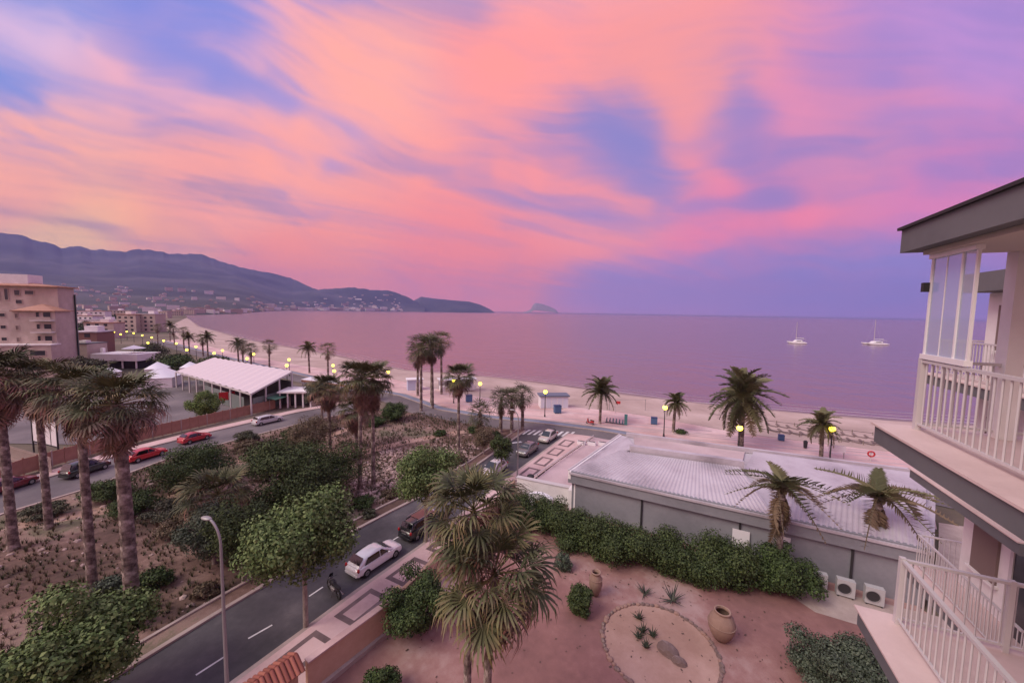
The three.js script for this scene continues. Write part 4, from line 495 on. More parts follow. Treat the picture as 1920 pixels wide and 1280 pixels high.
// ---------- palms and trees ----------
const nth = ['first', 'second', 'third', 'fourth', 'fifth', 'sixth', 'seventh', 'eighth', 'ninth', 'tenth', 'eleventh', 'twelfth', 'thirteenth', 'fourteenth', 'fifteenth', 'sixteenth', 'seventeenth', 'eighteenth', 'nineteenth', 'twentieth', 'twenty first', 'twenty second'];
fanPalm(401, 'tall fan palm with shaggy brown skirt at the far left edge', -39.6, -28.9, 14.0, 2.9, { skirt: 40, skirtL: 0.5, skirtR: 0.42, r0: 0.34, r1: 0.23, n: 46, dryFrom: 0.6, group: 'shaggy fan palms at left' });
fanPalm(402, 'shaggy fan palm standing second from the left edge, farther back', -40.3, -31.8, 13.2, 2.6, { skirt: 36, skirtL: 0.5, skirtR: 0.42, r0: 0.3, r1: 0.21, n: 40, dryFrom: 0.6, group: 'shaggy fan palms at left' });
fanPalm(403, 'shaggy fan palm left of the thick speckled trunk', -28.4, -24.5, 13.9, 2.6, { skirt: 36, skirtL: 0.5, skirtR: 0.42, r0: 0.3, r1: 0.21, n: 42, dryFrom: 0.6, group: 'shaggy fan palms at left' });
fanPalm(404, 'fan palm with the thickest trunk, nearest the avenue at left', -22.9, -21.8, 13.9, 2.45, { skirt: 34, skirtL: 0.4, skirtR: 0.4, r0: 0.42, r1: 0.28, n: 46, dryFrom: 0.65, group: 'shaggy fan palms at left' });
fanPalm(405, 'lower of the two bushy fan palms in the garden', -0.85, -14.2, 9.15, 2.6, { skirt: 14, skirtL: 0.22, skirtR: 0.4, r0: 0.2, r1: 0.15, n: 36, dryFrom: 0.8, lean: 0.35, bend: 2.0, group: 'fan palms in the garden' });
fanPalm(406, 'taller of the two bushy fan palms in the garden', -1.75, -15.6, 11.15, 2.4, { skirt: 16, skirtL: 0.3, skirtR: 0.42, r0: 0.2, r1: 0.15, n: 36, dryFrom: 0.75, lean: 0.3, bend: 1.0, group: 'fan palms in the garden' });
fanPalm(407, 'tall slender fan palm, left of the pair in the park', -16.0, -39.2, 12.4, 2.6, { skirt: 34, skirtL: 0.6, r0: 0.24, r1: 0.17, group: 'slender park palms' });
fanPalm(408, 'tall slender fan palm, right of the pair in the park', -15.0, -40.4, 12.2, 2.5, { skirt: 34, skirtL: 0.7, r0: 0.24, r1: 0.17, group: 'slender park palms' });
fanPalm(409, 'single slender fan palm with a street lamp showing through its crown', -7.3, -52.1, 10.4, 2.6, { skirt: 26, r0: 0.24, r1: 0.17, group: 'slender park palms' });
[[-17.6, -73.1, 12.6, 'leftmost trunk of the tall palm cluster by the promenade'], [-15.8, -75.2, 12.4, 'second trunk of the tall palm cluster by the promenade'], [-16.6, -78, 12.2, 'third trunk of the tall palm cluster by the promenade'], [-16.4, -88, 12.6, 'rightmost trunk of the tall palm cluster by the promenade'], [-21.5, -86, 9.6, 'shorter palm left of the tall palm cluster by the promenade']].forEach(([x, z, h, l], i) => fanPalm(420 + i, l, x, z, h, 3.3, { far: true, n: 34, skirt: 16, r0: 0.3, r1: 0.24, group: 'tall palm cluster by the promenade' }));
[[-1.6, -60.7, 5.6, 'left palm of the short trio at the road corner'], [0.2, -60.3, 5.7, 'middle palm of the short trio at the road corner'], [2.0, -62.2, 5.9, 'right palm of the short trio at the road corner'], [-4.6, -56, 4.4, 'small palm left of the short trio']].forEach(([x, z, h, l], i) => fanPalm(430 + i, l, x, z, h, 2.4, { far: true, n: 34, skirt: 14, skirtL: 0.5, r0: 0.3, r1: 0.24, group: 'short palms at the road corner' }));
[[-25.4, -52, 8.6, 2.9, 'bushy palm with dry skirt above the dark park tree'], [-21, -50.5, 6.0, 2.6, 'low dry palm in the middle of the park'], [-24.5, -30.5, 4.0, 2.9, 'young drooping palm beside the thick left trunk']].forEach(([x, z, h, c, l], i) => fanPalm(440 + i, l, x, z, h, c, { n: 36, skirt: 26, r0: 0.26, r1: 0.2, dryFrom: 0.6, group: 'dry park palms' }));
datePalm(451, 'large feather palm on the promenade behind the second yellow lamp', 33.6, -54.0, 7.6, 5.0, { n: 48, r0: 0.42, r1: 0.34, low: -0.6, dryFrom: 0.93, group: 'promenade feather palms' });
datePalm(452, 'slim feather palm near the beach kiosk', 15.9, -66.2, 5.7, 3.6, { n: 30, low: -0.15, r0: 0.26, r1: 0.22, dryFrom: 0.9, group: 'promenade feather palms' });
datePalm(453, 'small feather palm behind the yellow lamp by the blue bin', 27.3, -62.2, 5.0, 2.4, { n: 30, r0: 0.26, r1: 0.22, group: 'promenade feather palms' });
datePalm(454, 'short feather palm behind the rightmost yellow lamp', 42.6, -50.6, 5.0, 2.6, { n: 34, r0: 0.26, r1: 0.22, group: 'promenade feather palms' });
datePalm(455, 'wilted feather palm with drooping fronds in front of the restaurant', 19.9, -26.6, 6.6, 3.0, { n: 20, r0: 0.24, r1: 0.19, low: -1.3, wilt: 1.5, dryFrom: 0.4, group: 'wilted palms by the restaurant' });
datePalm(456, 'wilted brown palm half hidden by the balcony corner', 27.2, -27.0, 6.0, 3.2, { n: 20, r0: 0.26, r1: 0.2, low: -1.3, wilt: 1.5, dryFrom: 0.3, group: 'wilted palms by the restaurant' });
[[-61.4, -114, 7.5], [-50.9, -104.1, 8.4], [-79.3, -123, 7.4], [-97.3, -133.9, 6.6], [-94, -131.5, 6.4], [-88, -127, 5.8], [-118.5, -146.8, 7.8], [-123, -150, 7.0], [-150.5, -173, 8.5], [-192, -212, 9], [-184, -196, 8.5], [-170, -190, 8], [-137, -160, 6.5]].forEach(([x, z, h], i) => (i % 3 ? fanPalm : datePalm)(460 + i, 'small distant palm on the seafront walk, ' + nth[[1, 0, 2, 5, 4, 3, 6, 7, 9, 12, 11, 10, 8][i]] + ' from the marquee', x, z, h, i % 3 ? 2.8 : 3.4, { far: true, n: 26, skirt: 8, r0: 0.3, r1: 0.24, group: 'distant seafront palms' }));
tree(501, 'street_tree', 'round leafy street tree whose crown hides the motorbike', -12.4, -21.9, 8.9, 3.2, 3.0, LEAF.street, 22000, 0.19, 'pavement trees');
tree(502, 'street_tree', 'round street tree beyond the parked black car', -7.0, -30.7, 8.6, 2.75, 2.6, LEAF.street, 18000, 0.17, 'pavement trees');
tree(503, 'street_tree', 'small street tree near the silver car', -1.0, -43.2, 5.4, 1.35, 1.6, LEAF.hedge, 6000, 0.15, 'pavement trees', 0.08);
tree(504, 'street_tree', 'leafy crown filling the bottom left corner', -20.3, -16.4, 6.3, 2.9, 2.2, LEAF.street, 22000, 0.19, 'pavement trees');
tree(505, 'park_tree', 'broad dense dark green tree in the middle of the park', -20.6, -36.2, 7.0, 5.5, 3.2, LEAF.hedge, 40000, 0.19, 'park trees', 0.25);
tree(506, 'park_tree', 'upright olive green tree left of the round street tree', -18.8, -25.6, 6.6, 2.3, 2.6, LEAF.hedge, 14000, 0.16, 'park trees', 0.14);
tree(507, 'park_tree', 'dark bushy tree in front of the red car', -34.2, -39.6, 4.8, 3.7, 2.3, LEAF.dark, 18000, 0.17, 'park trees', 0.16);
tree(508, 'park_tree', 'grey green tree behind the tall curved lamppost', -22.5, -27.6, 4.8, 2.4, 2.0, LEAF.sage, 12000, 0.15, 'park trees', 0.14);
tree(509, 'yard_tree', 'bright green tree in front of the white marquee', -53.2, -64.8, 5.2, 2.5, 2.3, LEAF.fresh, 10000, 0.21, 'park trees', 0.16);
tree(510, 'park_tree', 'dark low tree at the seaward corner of the park', -20.8, -66, 3.4, 2.4, 1.7, LEAF.dark, 10000, 0.19, 'park trees', 0.14);
tree(511, 'park_tree', 'brownish thin tree between the park palms', -25.6, -46.5, 6.2, 2.8, 2.4, LEAF.dry, 10400, 0.16, 'park trees', 0.14);
tree(512, 'park_tree', 'green crown behind the brown thin tree', -33.5, -66, 7.2, 3.0, 2.2, LEAF.olive, 10400, 0.20, 'park trees', 0.16);
tree(513, 'park_tree', 'thin dry tree beside the avenue near the grey car', -3.6, -50.6, 4.2, 1.5, 1.6, LEAF.dry, 4800, 0.15, 'park trees', 0.08);
{ // shrubs of the park, each its own plant
  const r = mulberry(611), kinds = [['dark_shrub', LEAF.dark, 'dark green shrub'], ['olive_shrub', LEAF.olive, 'grey olive shrub'], ['dry_shrub', LEAF.dry, 'dry brown shrub'], ['sage_shrub', LEAF.sage, 'sage green shrub']];
  const spots = [[-26.5, -33.5, 1.6, 1.6, 2, 'under the drooping young palm'], [-28.5, -31.5, 1.7, 1.4, 2, 'between the speckled palm trunks'], [-24.6, -25, 1.2, 1.3, 0, 'right of the thick palm trunk'], [-31.5, -34, 2.0, 1.7, 1, 'between the left palms and the road'], [-35.5, -34.5, 2.2, 2.0, 0, 'at the foot of the second left palm'], [-40.5, -37, 2.2, 2.2, 0, 'in front of the parked dark van'], [-42.8, -33.5, 1.6, 1.4, 1, 'by the kerb at the left edge'], [-26.8, -24.2, 1.3, 1.3, 3, 'beside the thick trunk, on its left'], [-20.6, -24.4, 0.8, 0.8, 2, 'on the verge behind the tall lamppost'], [-14.6, -36.3, 1.3, 1.1, 0, 'at the foot of the slender pair of palms'], [-13.3, -34.6, 0.8, 0.7, 1, 'on the verge beyond the street tree'], [-12.5, -38.5, 0.9, 0.8, 2, 'on the verge right of the slender palms'], [-36.5, -51, 1.8, 1.2, 2, 'behind the dark bushy tree'], [-38.5, -54, 1.6, 1.6, 1, 'round, on the kerb of the inland road'], [-33.5, -56.5, 1.5, 1.3, 0, 'near the silver car kerb'], [-29.5, -60, 1.6, 1.3, 2, 'before the olive crown'], [-23, -63, 2.0, 1.9, 0, 'beside the seaward corner tree'], [-11, -58.5, 1.1, 0.9, 0, 'near the foot of the lone slender palm'], [-6, -60.5, 1.2, 0.9, 0, 'along the park edge by the short palms'], [-2.4, -58.4, 1.0, 0.8, 0, 'next to the short palm trio'], [-19.2, -29.4, 1.4, 1.3, 0, 'behind the upright olive tree'], [-16.4, -33.4, 1.2, 1.1, 2, 'on the verge below the broad dark tree'], [-28.4, -42.2, 1.5, 0.9, 2, 'in open soil left of the broad dark tree'], [-24.7, -43.6, 1.3, 1.0, 1, 'behind the broad dark tree'], [-11.2, -46.5, 0.9, 0.7, 2, 'in the stony bed beside the avenue'], [-9.5, -44, 0.8, 0.7, 1, 'at the avenue kerb past the street tree'], [-6.8, -47.6, 1.1, 1.2, 2, 'at the kerb opposite the silver car']];
  spots.forEach(([x, z, w, h, k, l], i) => bush(620 + i, kinds[k][0], kinds[k][2] + ' ' + l, x, z, w, h, kinds[k][1], Math.round(1400 + w * w * 1300), 0.15, 'park shrubs'));
  // low dry plants and stones nobody would count
  const blade = (() => { const p = []; for (let i = 0; i < 14; i++) { const a = i * 2.4, l = 0.18 + 0.22 * ((i * 37) % 10) / 10, s = 0.25 + 0.5 * ((i * 53) % 10) / 10; p.push(-0.012 * Math.cos(a + 1.57), 0, -0.012 * Math.sin(a + 1.57), 0.02 * Math.cos(a + 1.57), 0, 0.02 * Math.sin(a + 1.57), Math.cos(a) * l * s, l, Math.sin(a) * l * s); } const g = new THREE.BufferGeometry(); g.setAttribute('position', new THREE.Float32BufferAttribute(p, 3)); g.computeVertexNormals(); return g; })();
  const inPark = () => { for (;;) { const z = -16 - r() * 55, x = -46 + r() * 44, L = interp(inNear.map(p => [-p[1], p[0]]), -z) + 0.8, R = interp(roadL.map(p => [-p[1], p[0]]), -z) - 1.8; if (x > L && x < R && z > -72 + (-x - 17 > 0 ? 0 : (x + 17) * 0.6)) return [x, z]; } };
  const q = new THREE.Matrix4(), col = new THREE.Color(), tuft = new THREE.InstancedMesh(blade, new THREE.MeshStandardMaterial({ color: 0xffffff, side: THREE.DoubleSide, roughness: 0.9 }), 9000);
  for (let i = 0; i < 9000; i++) { let [x, z] = inPark(); if (fbm(x * 0.18, z * 0.18, 3, 3) < -0.05 && r() < 0.8) [x, z] = inPark(); q.makeRotationY(r() * 6.3); const s = 0.4 + r() * 1.3; q.scale(new THREE.Vector3(s, s * (0.6 + r() * 0.6), s)); q.setPosition(x, 0.04, z); tuft.setMatrixAt(i, q); const k = r(); tuft.setColorAt(i, k < 0.5 ? col.setRGB(0.13, 0.092, 0.055) : k < 0.8 ? col.setRGB(0.075, 0.08, 0.032) : col.setRGB(0.045, 0.06, 0.022)); }
  stuff('dry_grass', tuft, 'dry tufts of grass and weeds covering the park earth', 'grass');
  const sg = new THREE.IcosahedronGeometry(0.14, 0); sg.scale(1.2, 0.6, 1); const st = new THREE.InstancedMesh(sg, new THREE.MeshStandardMaterial({ color: 0xffffff, roughness: 0.95 }), 2900);
  for (let i = 0; i < 2900; i++) { let x, z; if (i < 2100) { const a = r(), b = r(); x = -18 + a * 13; z = -36 - b * 16 - a * 4; if (x > interp(roadL.map(p => [-p[1], p[0]]), -z) - 1.8) x -= 6; } else [x, z] = inPark(); q.makeRotationY(r() * 6.3); const s = 0.4 + r() * r() * 1.8; q.scale(new THREE.Vector3(s, s, s)); q.setPosition(x, 0.05, z); st.setMatrixAt(i, q); const k = 0.22 + r() * 0.26; st.setColorAt(i, col.setRGB(k * 1.1, k * 0.8, k * 0.72)); }
  stuff('rubble_stones', st, 'loose pinkish stones strewn over the park earth', 'stones');
  // pinkish footpaths crossing the park
  struct('park_path', merge([stripGeo([[-44, -33], [-36, -37.5], [-30, -42], [-24, -48.5], [-16, -56], [-8, -61.5]], [[-44, -31], [-35.2, -35.8], [-29, -40.3], [-23, -46.9], [-15, -54.6], [-7, -60]], 0.048), stripGeo([[-42.5, -44], [-34, -48], [-30, -54], [-27, -62]], [[-42.5, -42.6], [-33, -46.8], [-28.8, -53.2], [-25.8, -61.4]], 0.056)]), M.gravelpad, 'pinkish gravel footpaths winding through the park', 'path');
}
// ---------- left side: apartment house, low buildings, marquee, fence ----------
{
  const t = thing('apartment_house', 'pinkish stepped apartment house with terracotta roofs at the left edge', 'building', [-125.4, 0, -104], 0.33);  // local origin at its right front corner
  t.scale.x = 0.68; part('front_wing', onto(30, 17.8, 5.4, -15, 0, -2.7), M.pinkWall, t); part('rear_wing', onto(34, 24.4, 6, -20.6, 0, -8.5), M.pinkWall, t);
  part('podium', onto(31.5, 8.6, 3, -15, 0, 1.5), M.pinkWall, t); part('podium_ledge', onto(32, 0.35, 3.4, -15, 8.6, 1.5), M.white, t);
  const hip = (w, d, h, x, y, z) => { const g = new THREE.ConeGeometry(Math.SQRT1_2, 1, 4); g.rotateY(Math.PI / 4); g.scale(w, h, d); g.translate(x, y + h / 2, z); return g; };
  const r1 = part('roof', hip(13, 6.6, 1.9, -6, 17.8, -2.7), M.terracotta, t); part('eave', onto(13.4, 0.25, 6.8, -6, 17.62, -2.7), M.terracotta, r1);
  const r2 = part('roof', hip(36, 8, 1.6, -20.6, 24.6, -8.5), M.terracotta, t); part('eave', onto(36, 0.3, 8, -20.6, 24.4, -8.5), M.terracotta, r2);
  part('penthouse', onto(10, 2.6, 5, -18, 25.2, -8.5), M.white, t);
  const win = (x, y, w, h, z = 0.03, m = M.window) => { const p = part('window', bx(w, h, 0.08, x, y, z - 0.03), m, t); part('frame', merge([bx(w + 0.24, 0.12, 0.14, x, y + h / 2 + 0.06, z), bx(w + 0.24, 0.12, 0.2, x, y - h / 2 - 0.06, z), bx(0.12, h, 0.14, x - w / 2 - 0.06, y, z), bx(0.12, h, 0.14, x + w / 2 + 0.06, y, z)]), M.pinkWall, p); };
  for (const y of [16.4, 13.2, 10.0]) { win(-19.2, y, 0.9, 2.2); win(-15.4, y + 0.2, 1.5, 0.8); win(-11.4, y, 0.9, 1.1, 0.03, M.shutter); win(-23.5, y, 1.2, 1.4); win(-27, y, 1.2, 1.4); part('balcony', onto(6.2, 0.22, 1.4, -3.4, y - 1.3, 0.7), M.white, t); part('balcony_front', merge([onto(6.2, 0.85, 0.08, -3.4, y - 1.08, 1.36), onto(0.08, 0.85, 1.4, -6.5, y - 1.08, 0.7)]), M.pinkWall, t); win(-2.4, y + 0.2, 2.2, 1.6); win(-5.2, y + 0.2, 0.9, 1.6); }
  for (const x of [-25.6, -29, -32.5, -36]) win(x, 22.6, 2.6, 1.9, -5.42); win(-19.2, 22.2, 1.0, 3.0, -5.42); win(-16, 22.7, 1.6, 1.4, -5.42); win(-12.3, 22.8, 2.6, 1.0, -5.42); win(-15.6, 20.2, 1.8, 1.0, -5.42); win(-21.8, 21.8, 1.2, 2.0, -5.42);
  win(-3.2, 6.6, 4.4, 1.3, 3.03); win(-2.4, 3.4, 0.9, 0.7, 3.03); win(-14, 6.2, 1.2, 1.0, 3.03); win(-20, 6.2, 1.2, 1.0, 3.03);
  const n = thing('scaffold_netting', 'dark green scaffold netting hanging beside the stepped apartment house', 'netting', [-131.9, 0, -114.0]); part('net', onto(2.0, 22.6, 0.15, 0, 0, 0), std(0.035, 0.07, 0.06, 0.9), n); part('poles', merge([-1.1, 0, 1.1].map(x => bar([x, 0, 0.15], [x, 22.8, 0.15], 0.06))), M.metalGrey, n);
  const c = thing('plain_block', 'plain pink cube building with a roof box right of the apartment house', 'building', [-136.4, 0, -121]); part('walls', onto(6.6, 7.4, 6, 0, 0, 0), M.pinkWall, c); part('roof_box', onto(2.2, 0.7, 1.5, 0.6, 7.7, 1), M.white, c); part('roof_slab', onto(6.9, 0.3, 6.3, 0, 7.4, 0), M.greyFascia, c);
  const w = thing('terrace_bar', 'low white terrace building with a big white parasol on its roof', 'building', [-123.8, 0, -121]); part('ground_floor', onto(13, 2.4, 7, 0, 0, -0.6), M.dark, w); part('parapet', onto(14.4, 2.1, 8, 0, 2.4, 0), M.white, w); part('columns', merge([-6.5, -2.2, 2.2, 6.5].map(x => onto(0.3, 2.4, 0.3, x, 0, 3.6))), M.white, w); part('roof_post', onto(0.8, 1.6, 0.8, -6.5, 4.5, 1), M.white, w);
  const u = thing('parasol', 'white parasol open on the roof terrace', 'parasol', [-121.4, 4.5, -121]); part('pole', cyl(0.06, 0.06, 2.4), M.metalWhite, u); part('canopy', (() => { const g = new THREE.ConeGeometry(2.9, 1.0, 8, 1, true); g.translate(0, 2.0, 0); return g; })(), fm(0.74, 0.72, 0.76), u);
}
{ // marquee
  const tentMat = std(0.60, 0.52, 0.545, 0.7, { side: THREE.DoubleSide });
  const t = thing('marquee', 'large white marquee with ribbed sloping roof behind the board fence', 'marquee'), A = [-81, 4.0, -90.5], D = [-47.4, 4.0, -68], B = [-77, 6.6, -97], C = [-45.6, 6.6, -77.8];
  part('roof', (() => { const n = 26, p = [], uv = [], ix = []; for (let i = 0; i <= n; i++) { const k = i / n, u = i % 2 ? 0.22 : 0; for (const j of [0, 1]) { const P = j ? [mix(B[0], C[0], k), mix(B[1], C[1], k), mix(B[2], C[2], k)] : [mix(A[0], D[0], k), mix(A[1], D[1], k), mix(A[2], D[2], k)]; p.push(P[0], P[1] + u, P[2]); uv.push(P[0], P[2]); } if (i) { const e = 2 * i - 2; ix.push(e, e + 2, e + 1, e + 1, e + 2, e + 3); } } const g = new THREE.BufferGeometry(); g.setAttribute('position', new THREE.Float32BufferAttribute(p, 3)); g.setAttribute('uv', new THREE.Float32BufferAttribute(uv, 2)); g.setIndex(ix); const q = g.toNonIndexed(); q.computeVertexNormals(); return q; })(), tentMat, t);
  part('roof', quadGeo(B, C, [-60, 4.2, -92], [-90, 4.2, -110]), tentMat, t);
  part('edge_beam', merge([beam([A[0], 3.9, A[2]], [D[0], 3.9, D[2]], 0.2, 0.3), beam([D[0], 3.9, D[2]], [C[0], 6.45, C[2]], 0.2, 0.3)]), M.metalWhite, t);
  for (let i = 0; i <= 9; i++) { const k = i / 9; part('post', onto(0.22, 3.8, 0.22, mix(A[0], D[0], k), 0, mix(A[2], D[2], k)), M.metalWhite, t); }
  for (let i = 1; i <= 3; i++) { const k = i / 3; part('post', onto(0.22, mix(3.8, 6.3, k), 0.22, mix(D[0], C[0], k), 0, mix(D[2], C[2], k)), M.metalWhite, t); }
  part('side_glazing', merge([quadGeo([-66, 0.1, -80.5], [-50, 0.1, -69.8], [-50, 2.9, -69.8], [-66, 2.9, -80.5]), quadGeo([-47.6, 0.1, -68.8], [-46, 0.1, -77], [-46, 3, -77], [-47.6, 3, -68.8])]), std(0.16, 0.19, 0.18, 0.25), t); part('red_screen', bx(2.6, 1.6, 0.1, -56, 2.2, -73.6, 0.6), M.red, t);
  part('rear_wall', wallStrip([[-80, -96], [-46, -78.6]], 0, 4.4), M.greyFascia, t);
  part('green_awning', quadGeo([-46.8, 2.6, -71], [-45.6, 2.6, -77], [-43.5, 2.3, -76.4], [-44.6, 2.3, -70.6]), fm(0.05, 0.13, 0.09), t);
  const pv = thing('pavilion', 'small flat roofed white pavilion right of the marquee', 'pavilion', [-43, 0, -76], 0.15); part('roof', onto(6.4, 0.3, 5.2, 0, 3.0, 0), M.white, pv); part('walls', onto(4.6, 2.9, 3.4, 0.6, 0, -0.8), M.pinkWall, pv); for (const x of [-2.8, -1.4, 0, 1.4, 2.8]) part('column', onto(0.25, 3, 0.25, x, 0, 2.2), M.white, pv); part('dark_opening_panel', onto(3.6, 2.3, 0.06, 0.4, 0.1, 0.94), M.dark, pv);  // dark panel on the solid wall paints the shade of an opening
  const wf = thing('long_awning', 'long low terracotta edged awning leading from the marquee to the beach', 'awning'); part('roof', beam([-45, 4.4, -82], [-30, 3.2, -80.5], 3.2, 0.16), M.cloth, wf); part('edge', beam([-45, 4.2, -80.3], [-30, 3.0, -78.8], 0.1, 0.4), M.terracotta, wf); for (const k of [0, 0.33, 0.66, 1]) part('post', onto(0.16, mix(4.2, 3.0, k), 0.16, mix(-44.8, -30.2, k), 0, mix(-80.4, -79, k)), M.metalWhite, wf);
  const tent = (x, z, s, l) => { const q = thing('peaked_tent', l, 'tent', [x, 0, z], 0.4, 'white peaked tents'); part('roof', (() => { const g = new THREE.ConeGeometry(s * 0.74, s * 0.42, 4, 1, true); g.rotateY(Math.PI / 4); g.translate(0, 2.4 + s * 0.21, 0); return g; })(), fm(0.74, 0.73, 0.78), q); part('walls', onto(s, 2.4, s, 0, 0, 0), M.cloth, q); };
  tent(-86.5, -92.5, 6.4, 'largest white peaked tent at the marquee corner'); tent(-99, -105, 4.2, 'white peaked tent farther left, half behind foliage'); tent(-92.5, -108, 3.6, 'small white peaked tent between marquee and terrace building'); tent(-104, -97, 3.4, 'small white peaked tent closest to the left palms');
}
{ // terracotta board fence beside the inland road, one board panel after another
  const line = resample(offset([[-50, -20], [-51, -34], [-52.6, -42], [-50.6, -52.8], [-46.6, -62], [-42.8, -71.5]], -3.4), 46), t = thing('board_fence', 'terracotta coloured board fence with pale posts behind the inland road', 'fence');
  for (let i = 0; i < 46; i++) { const a = line[i], b = line[i + 1], ang = Math.atan2(-(b[1] - a[1]), b[0] - a[0]), l = Math.hypot(b[0] - a[0], b[1] - a[1]); part('panel', onto(l - 0.14, 1.75, 0.06, (a[0] + b[0]) / 2, 0.12, (a[1] + b[1]) / 2, ang), M.fenceBrick, t); part('post', onto(0.12, 2.0, 0.12, a[0], 0, a[1], ang), i % 3 ? M.fenceBrick : M.kerb, t); }
  const bn = thing('white_tarpaulin', 'large white tarpaulin stretched on a dark frame behind the left palms', 'tarpaulin', [-59.6, 0, -47.4], -0.35); part('sheet', bx(6.0, 3.2, 0.1, 0, 3.4, 0), M.cloth, bn); part('frame', merge([bx(6.3, 0.14, 0.14, 0, 5.05, 0.05), bx(6.3, 0.14, 0.14, 0, 1.75, 0.05), onto(0.14, 5.1, 0.14, -3.1, 0, 0.05), onto(0.14, 5.1, 0.14, 3.1, 0, 0.05), ...[-1.5, 0, 1.5].map(x => onto(0.08, 3.3, 0.06, x, 1.75, 0.06))]), M.metalDark, bn);
  const rf = thing('slat_fence', 'pale vertical slat fence below the white tarpaulin', 'fence', [-58.4, 0, -44.6], -0.35); part('rails', merge([bx(11, 0.08, 0.05, 0, 0.3, 0), bx(11, 0.08, 0.05, 0, 1.7, 0)]), M.pinkWall, rf); const sg = onto(0.12, 1.95, 0.03, 0, 0, 0.04); for (let i = 0; i < 40; i++) { const m = part('slat', sg, M.pinkWall, rf); m.position.x = -5.4 + i * 0.277; }
}
{ // mid distance: blocks and trees between the apartment house and the bay
  const r = mulberry(701), wm = [M.white, M.pinkWall, std(0.40, 0.33, 0.30, 0.9)], wg = bx(1, 1, 0.12);
  [[-325.7, -300, 36, 8, 'long white low block behind the distant trees'], [-285.8, -285, 13, 13, 'white block with roof boxes, left of the pair above the lamps'], [-276.1, -290, 13, 13.5, 'white block right of its twin above the lamps'], [-463.7, -420, 26, 13, 'pale block higher up behind the long white one'], [-594.1, -640, 30, 11, 'pale wide block near the far beach end'], [-735.8, -820, 36, 10, 'low pale block at the far beach end'], [-167.1, -150, 9, 9, 'dark red terraced house beside the plain cube'], [-247.5, -230, 14, 9, 'brownish house beyond the terraced one'], [-533.9, -520, 24, 13, 'square block left of the far beach'], [-382.6, -340, 20, 10, 'cream block in front of the square one'], [-847.7, -980, 50, 12, 'long far block beside the sand']].forEach(([x, z, w, h, l], i) => { const t = thing('town_block', l, 'building', [x, 0, z], 0.35 - 0.3 * r(), 'blocks beyond the trees'); part('walls', onto(w, h, 10, 0, 0, 0), i === 6 ? std(0.22, 0.12, 0.10, 0.9) : wm[i % 3], t); part('roof', onto(w + 0.6, 0.4, 10.6, 0, h, 0), i % 2 ? M.terracotta : M.roofWhite, t); part('roof_box', onto(4, 2, 4, (r() - 0.5) * w * 0.5, h + 0.4, 0), M.white, t); for (let f = 0; f < Math.floor(h / 3); f++) for (let k = 0; k < w / 4 - 0.5; k++) { const q = part('window', wg, M.window, t); q.scale.set(1.7, 1.4, 1); q.position.set(-w / 2 + 2.2 + k * 4, 1.9 + f * 3, 5.0); } });
  const protos = [0, 1, 2].map(i => leafGeo(mulberry(710 + i), clumps(mulberry(713 + i), 1, 0.8, 1, 1.0, 14, 0.5), 900, 0.2, [LEAF.dark, LEAF.olive, LEAF.hedge][i]));
  for (let i = 0; i < 120; i++) { const k = r(), d = 250 + k * 420, az = k < 0.35 ? -53 + r() * 5 : -53 + r() * 10, x = d * Math.sin(az * D2R) * 1.15, z = -d * Math.cos(az * D2R) * 1.15, s = 2.6 + r() * 2.2; const t = thing('distant_tree', 'dark rounded tree among the buildings beyond the apartment house', 'tree', [x, 0, z], r() * 6, 'distant trees at left'); t.scale.set(s * (1 + r() * 0.5), s, s * (1 + r() * 0.5)); part('crown', protos[i % 3], leafMat, t); part('trunk', cyl(0.07, 0.05, 0.9, 0, 0, 0, 6), M.bark, t); }
  [[-99, -112, 4.6, 5.5, 'dark spreading tree just right of the terrace building'], [-107, -117, 4.2, 5.2, 'dark tree behind the terrace building'], [-92, -116, 4.0, 4.6, 'dark low tree behind the largest peaked tent'], [-112, -98, 4, 6.2, 'dark tree standing before the terrace building'], [-98, -88, 3.6, 5.6, 'dark tree left of the largest peaked tent'], [-126, -132, 4.4, 6.6, 'tree above the roof terrace'], [-84, -112, 3.4, 3.6, 'low dark hedge tree behind the marquee']].forEach(([x, z, w, h, l], i) => tree(730 + i, 'yard_tree', l, x, z, h, w, h * 0.42, i % 2 ? LEAF.olive : LEAF.dark, 2600, 0.5, 'trees round the marquee', 0.2));
}
// ---------- vehicles ----------
function loft(st, sides = 14) { const p = [], ix = []; st.forEach(([z, y0, y1, w0, w1, e], j) => { for (let k = 0; k <= sides; k++) { const a = k / sides * 2 * Math.PI, c = Math.cos(a), s = Math.sin(a), q = 2 / e, ux = Math.sign(c) * Math.abs(c) ** q, uy = Math.sign(s) * Math.abs(s) ** q, y = (y0 + y1) / 2 + uy * (y1 - y0) / 2, w = mix(w0, w1, (uy + 1) / 2); p.push(ux * w, y, z); } if (j) for (let k = 0; k < sides; k++) { const b = (j - 1) * (sides + 1) + k; ix.push(b, b + sides + 1, b + 1, b + 1, b + sides + 1, b + sides + 2); } }); for (const j of [0, st.length - 1]) { const b = j * (sides + 1), n = p.length / 3; p.push(0, (st[j][1] + st[j][2]) / 2, st[j][0]); for (let k = 0; k < sides; k++) j ? ix.push(b + k, n, b + k + 1) : ix.push(b + k, b + k + 1, n); } const g = new THREE.BufferGeometry(); g.setAttribute('position', new THREE.Float32BufferAttribute(p, 3)); g.setIndex(ix); return toCreasedNormals(g, 0.7); }
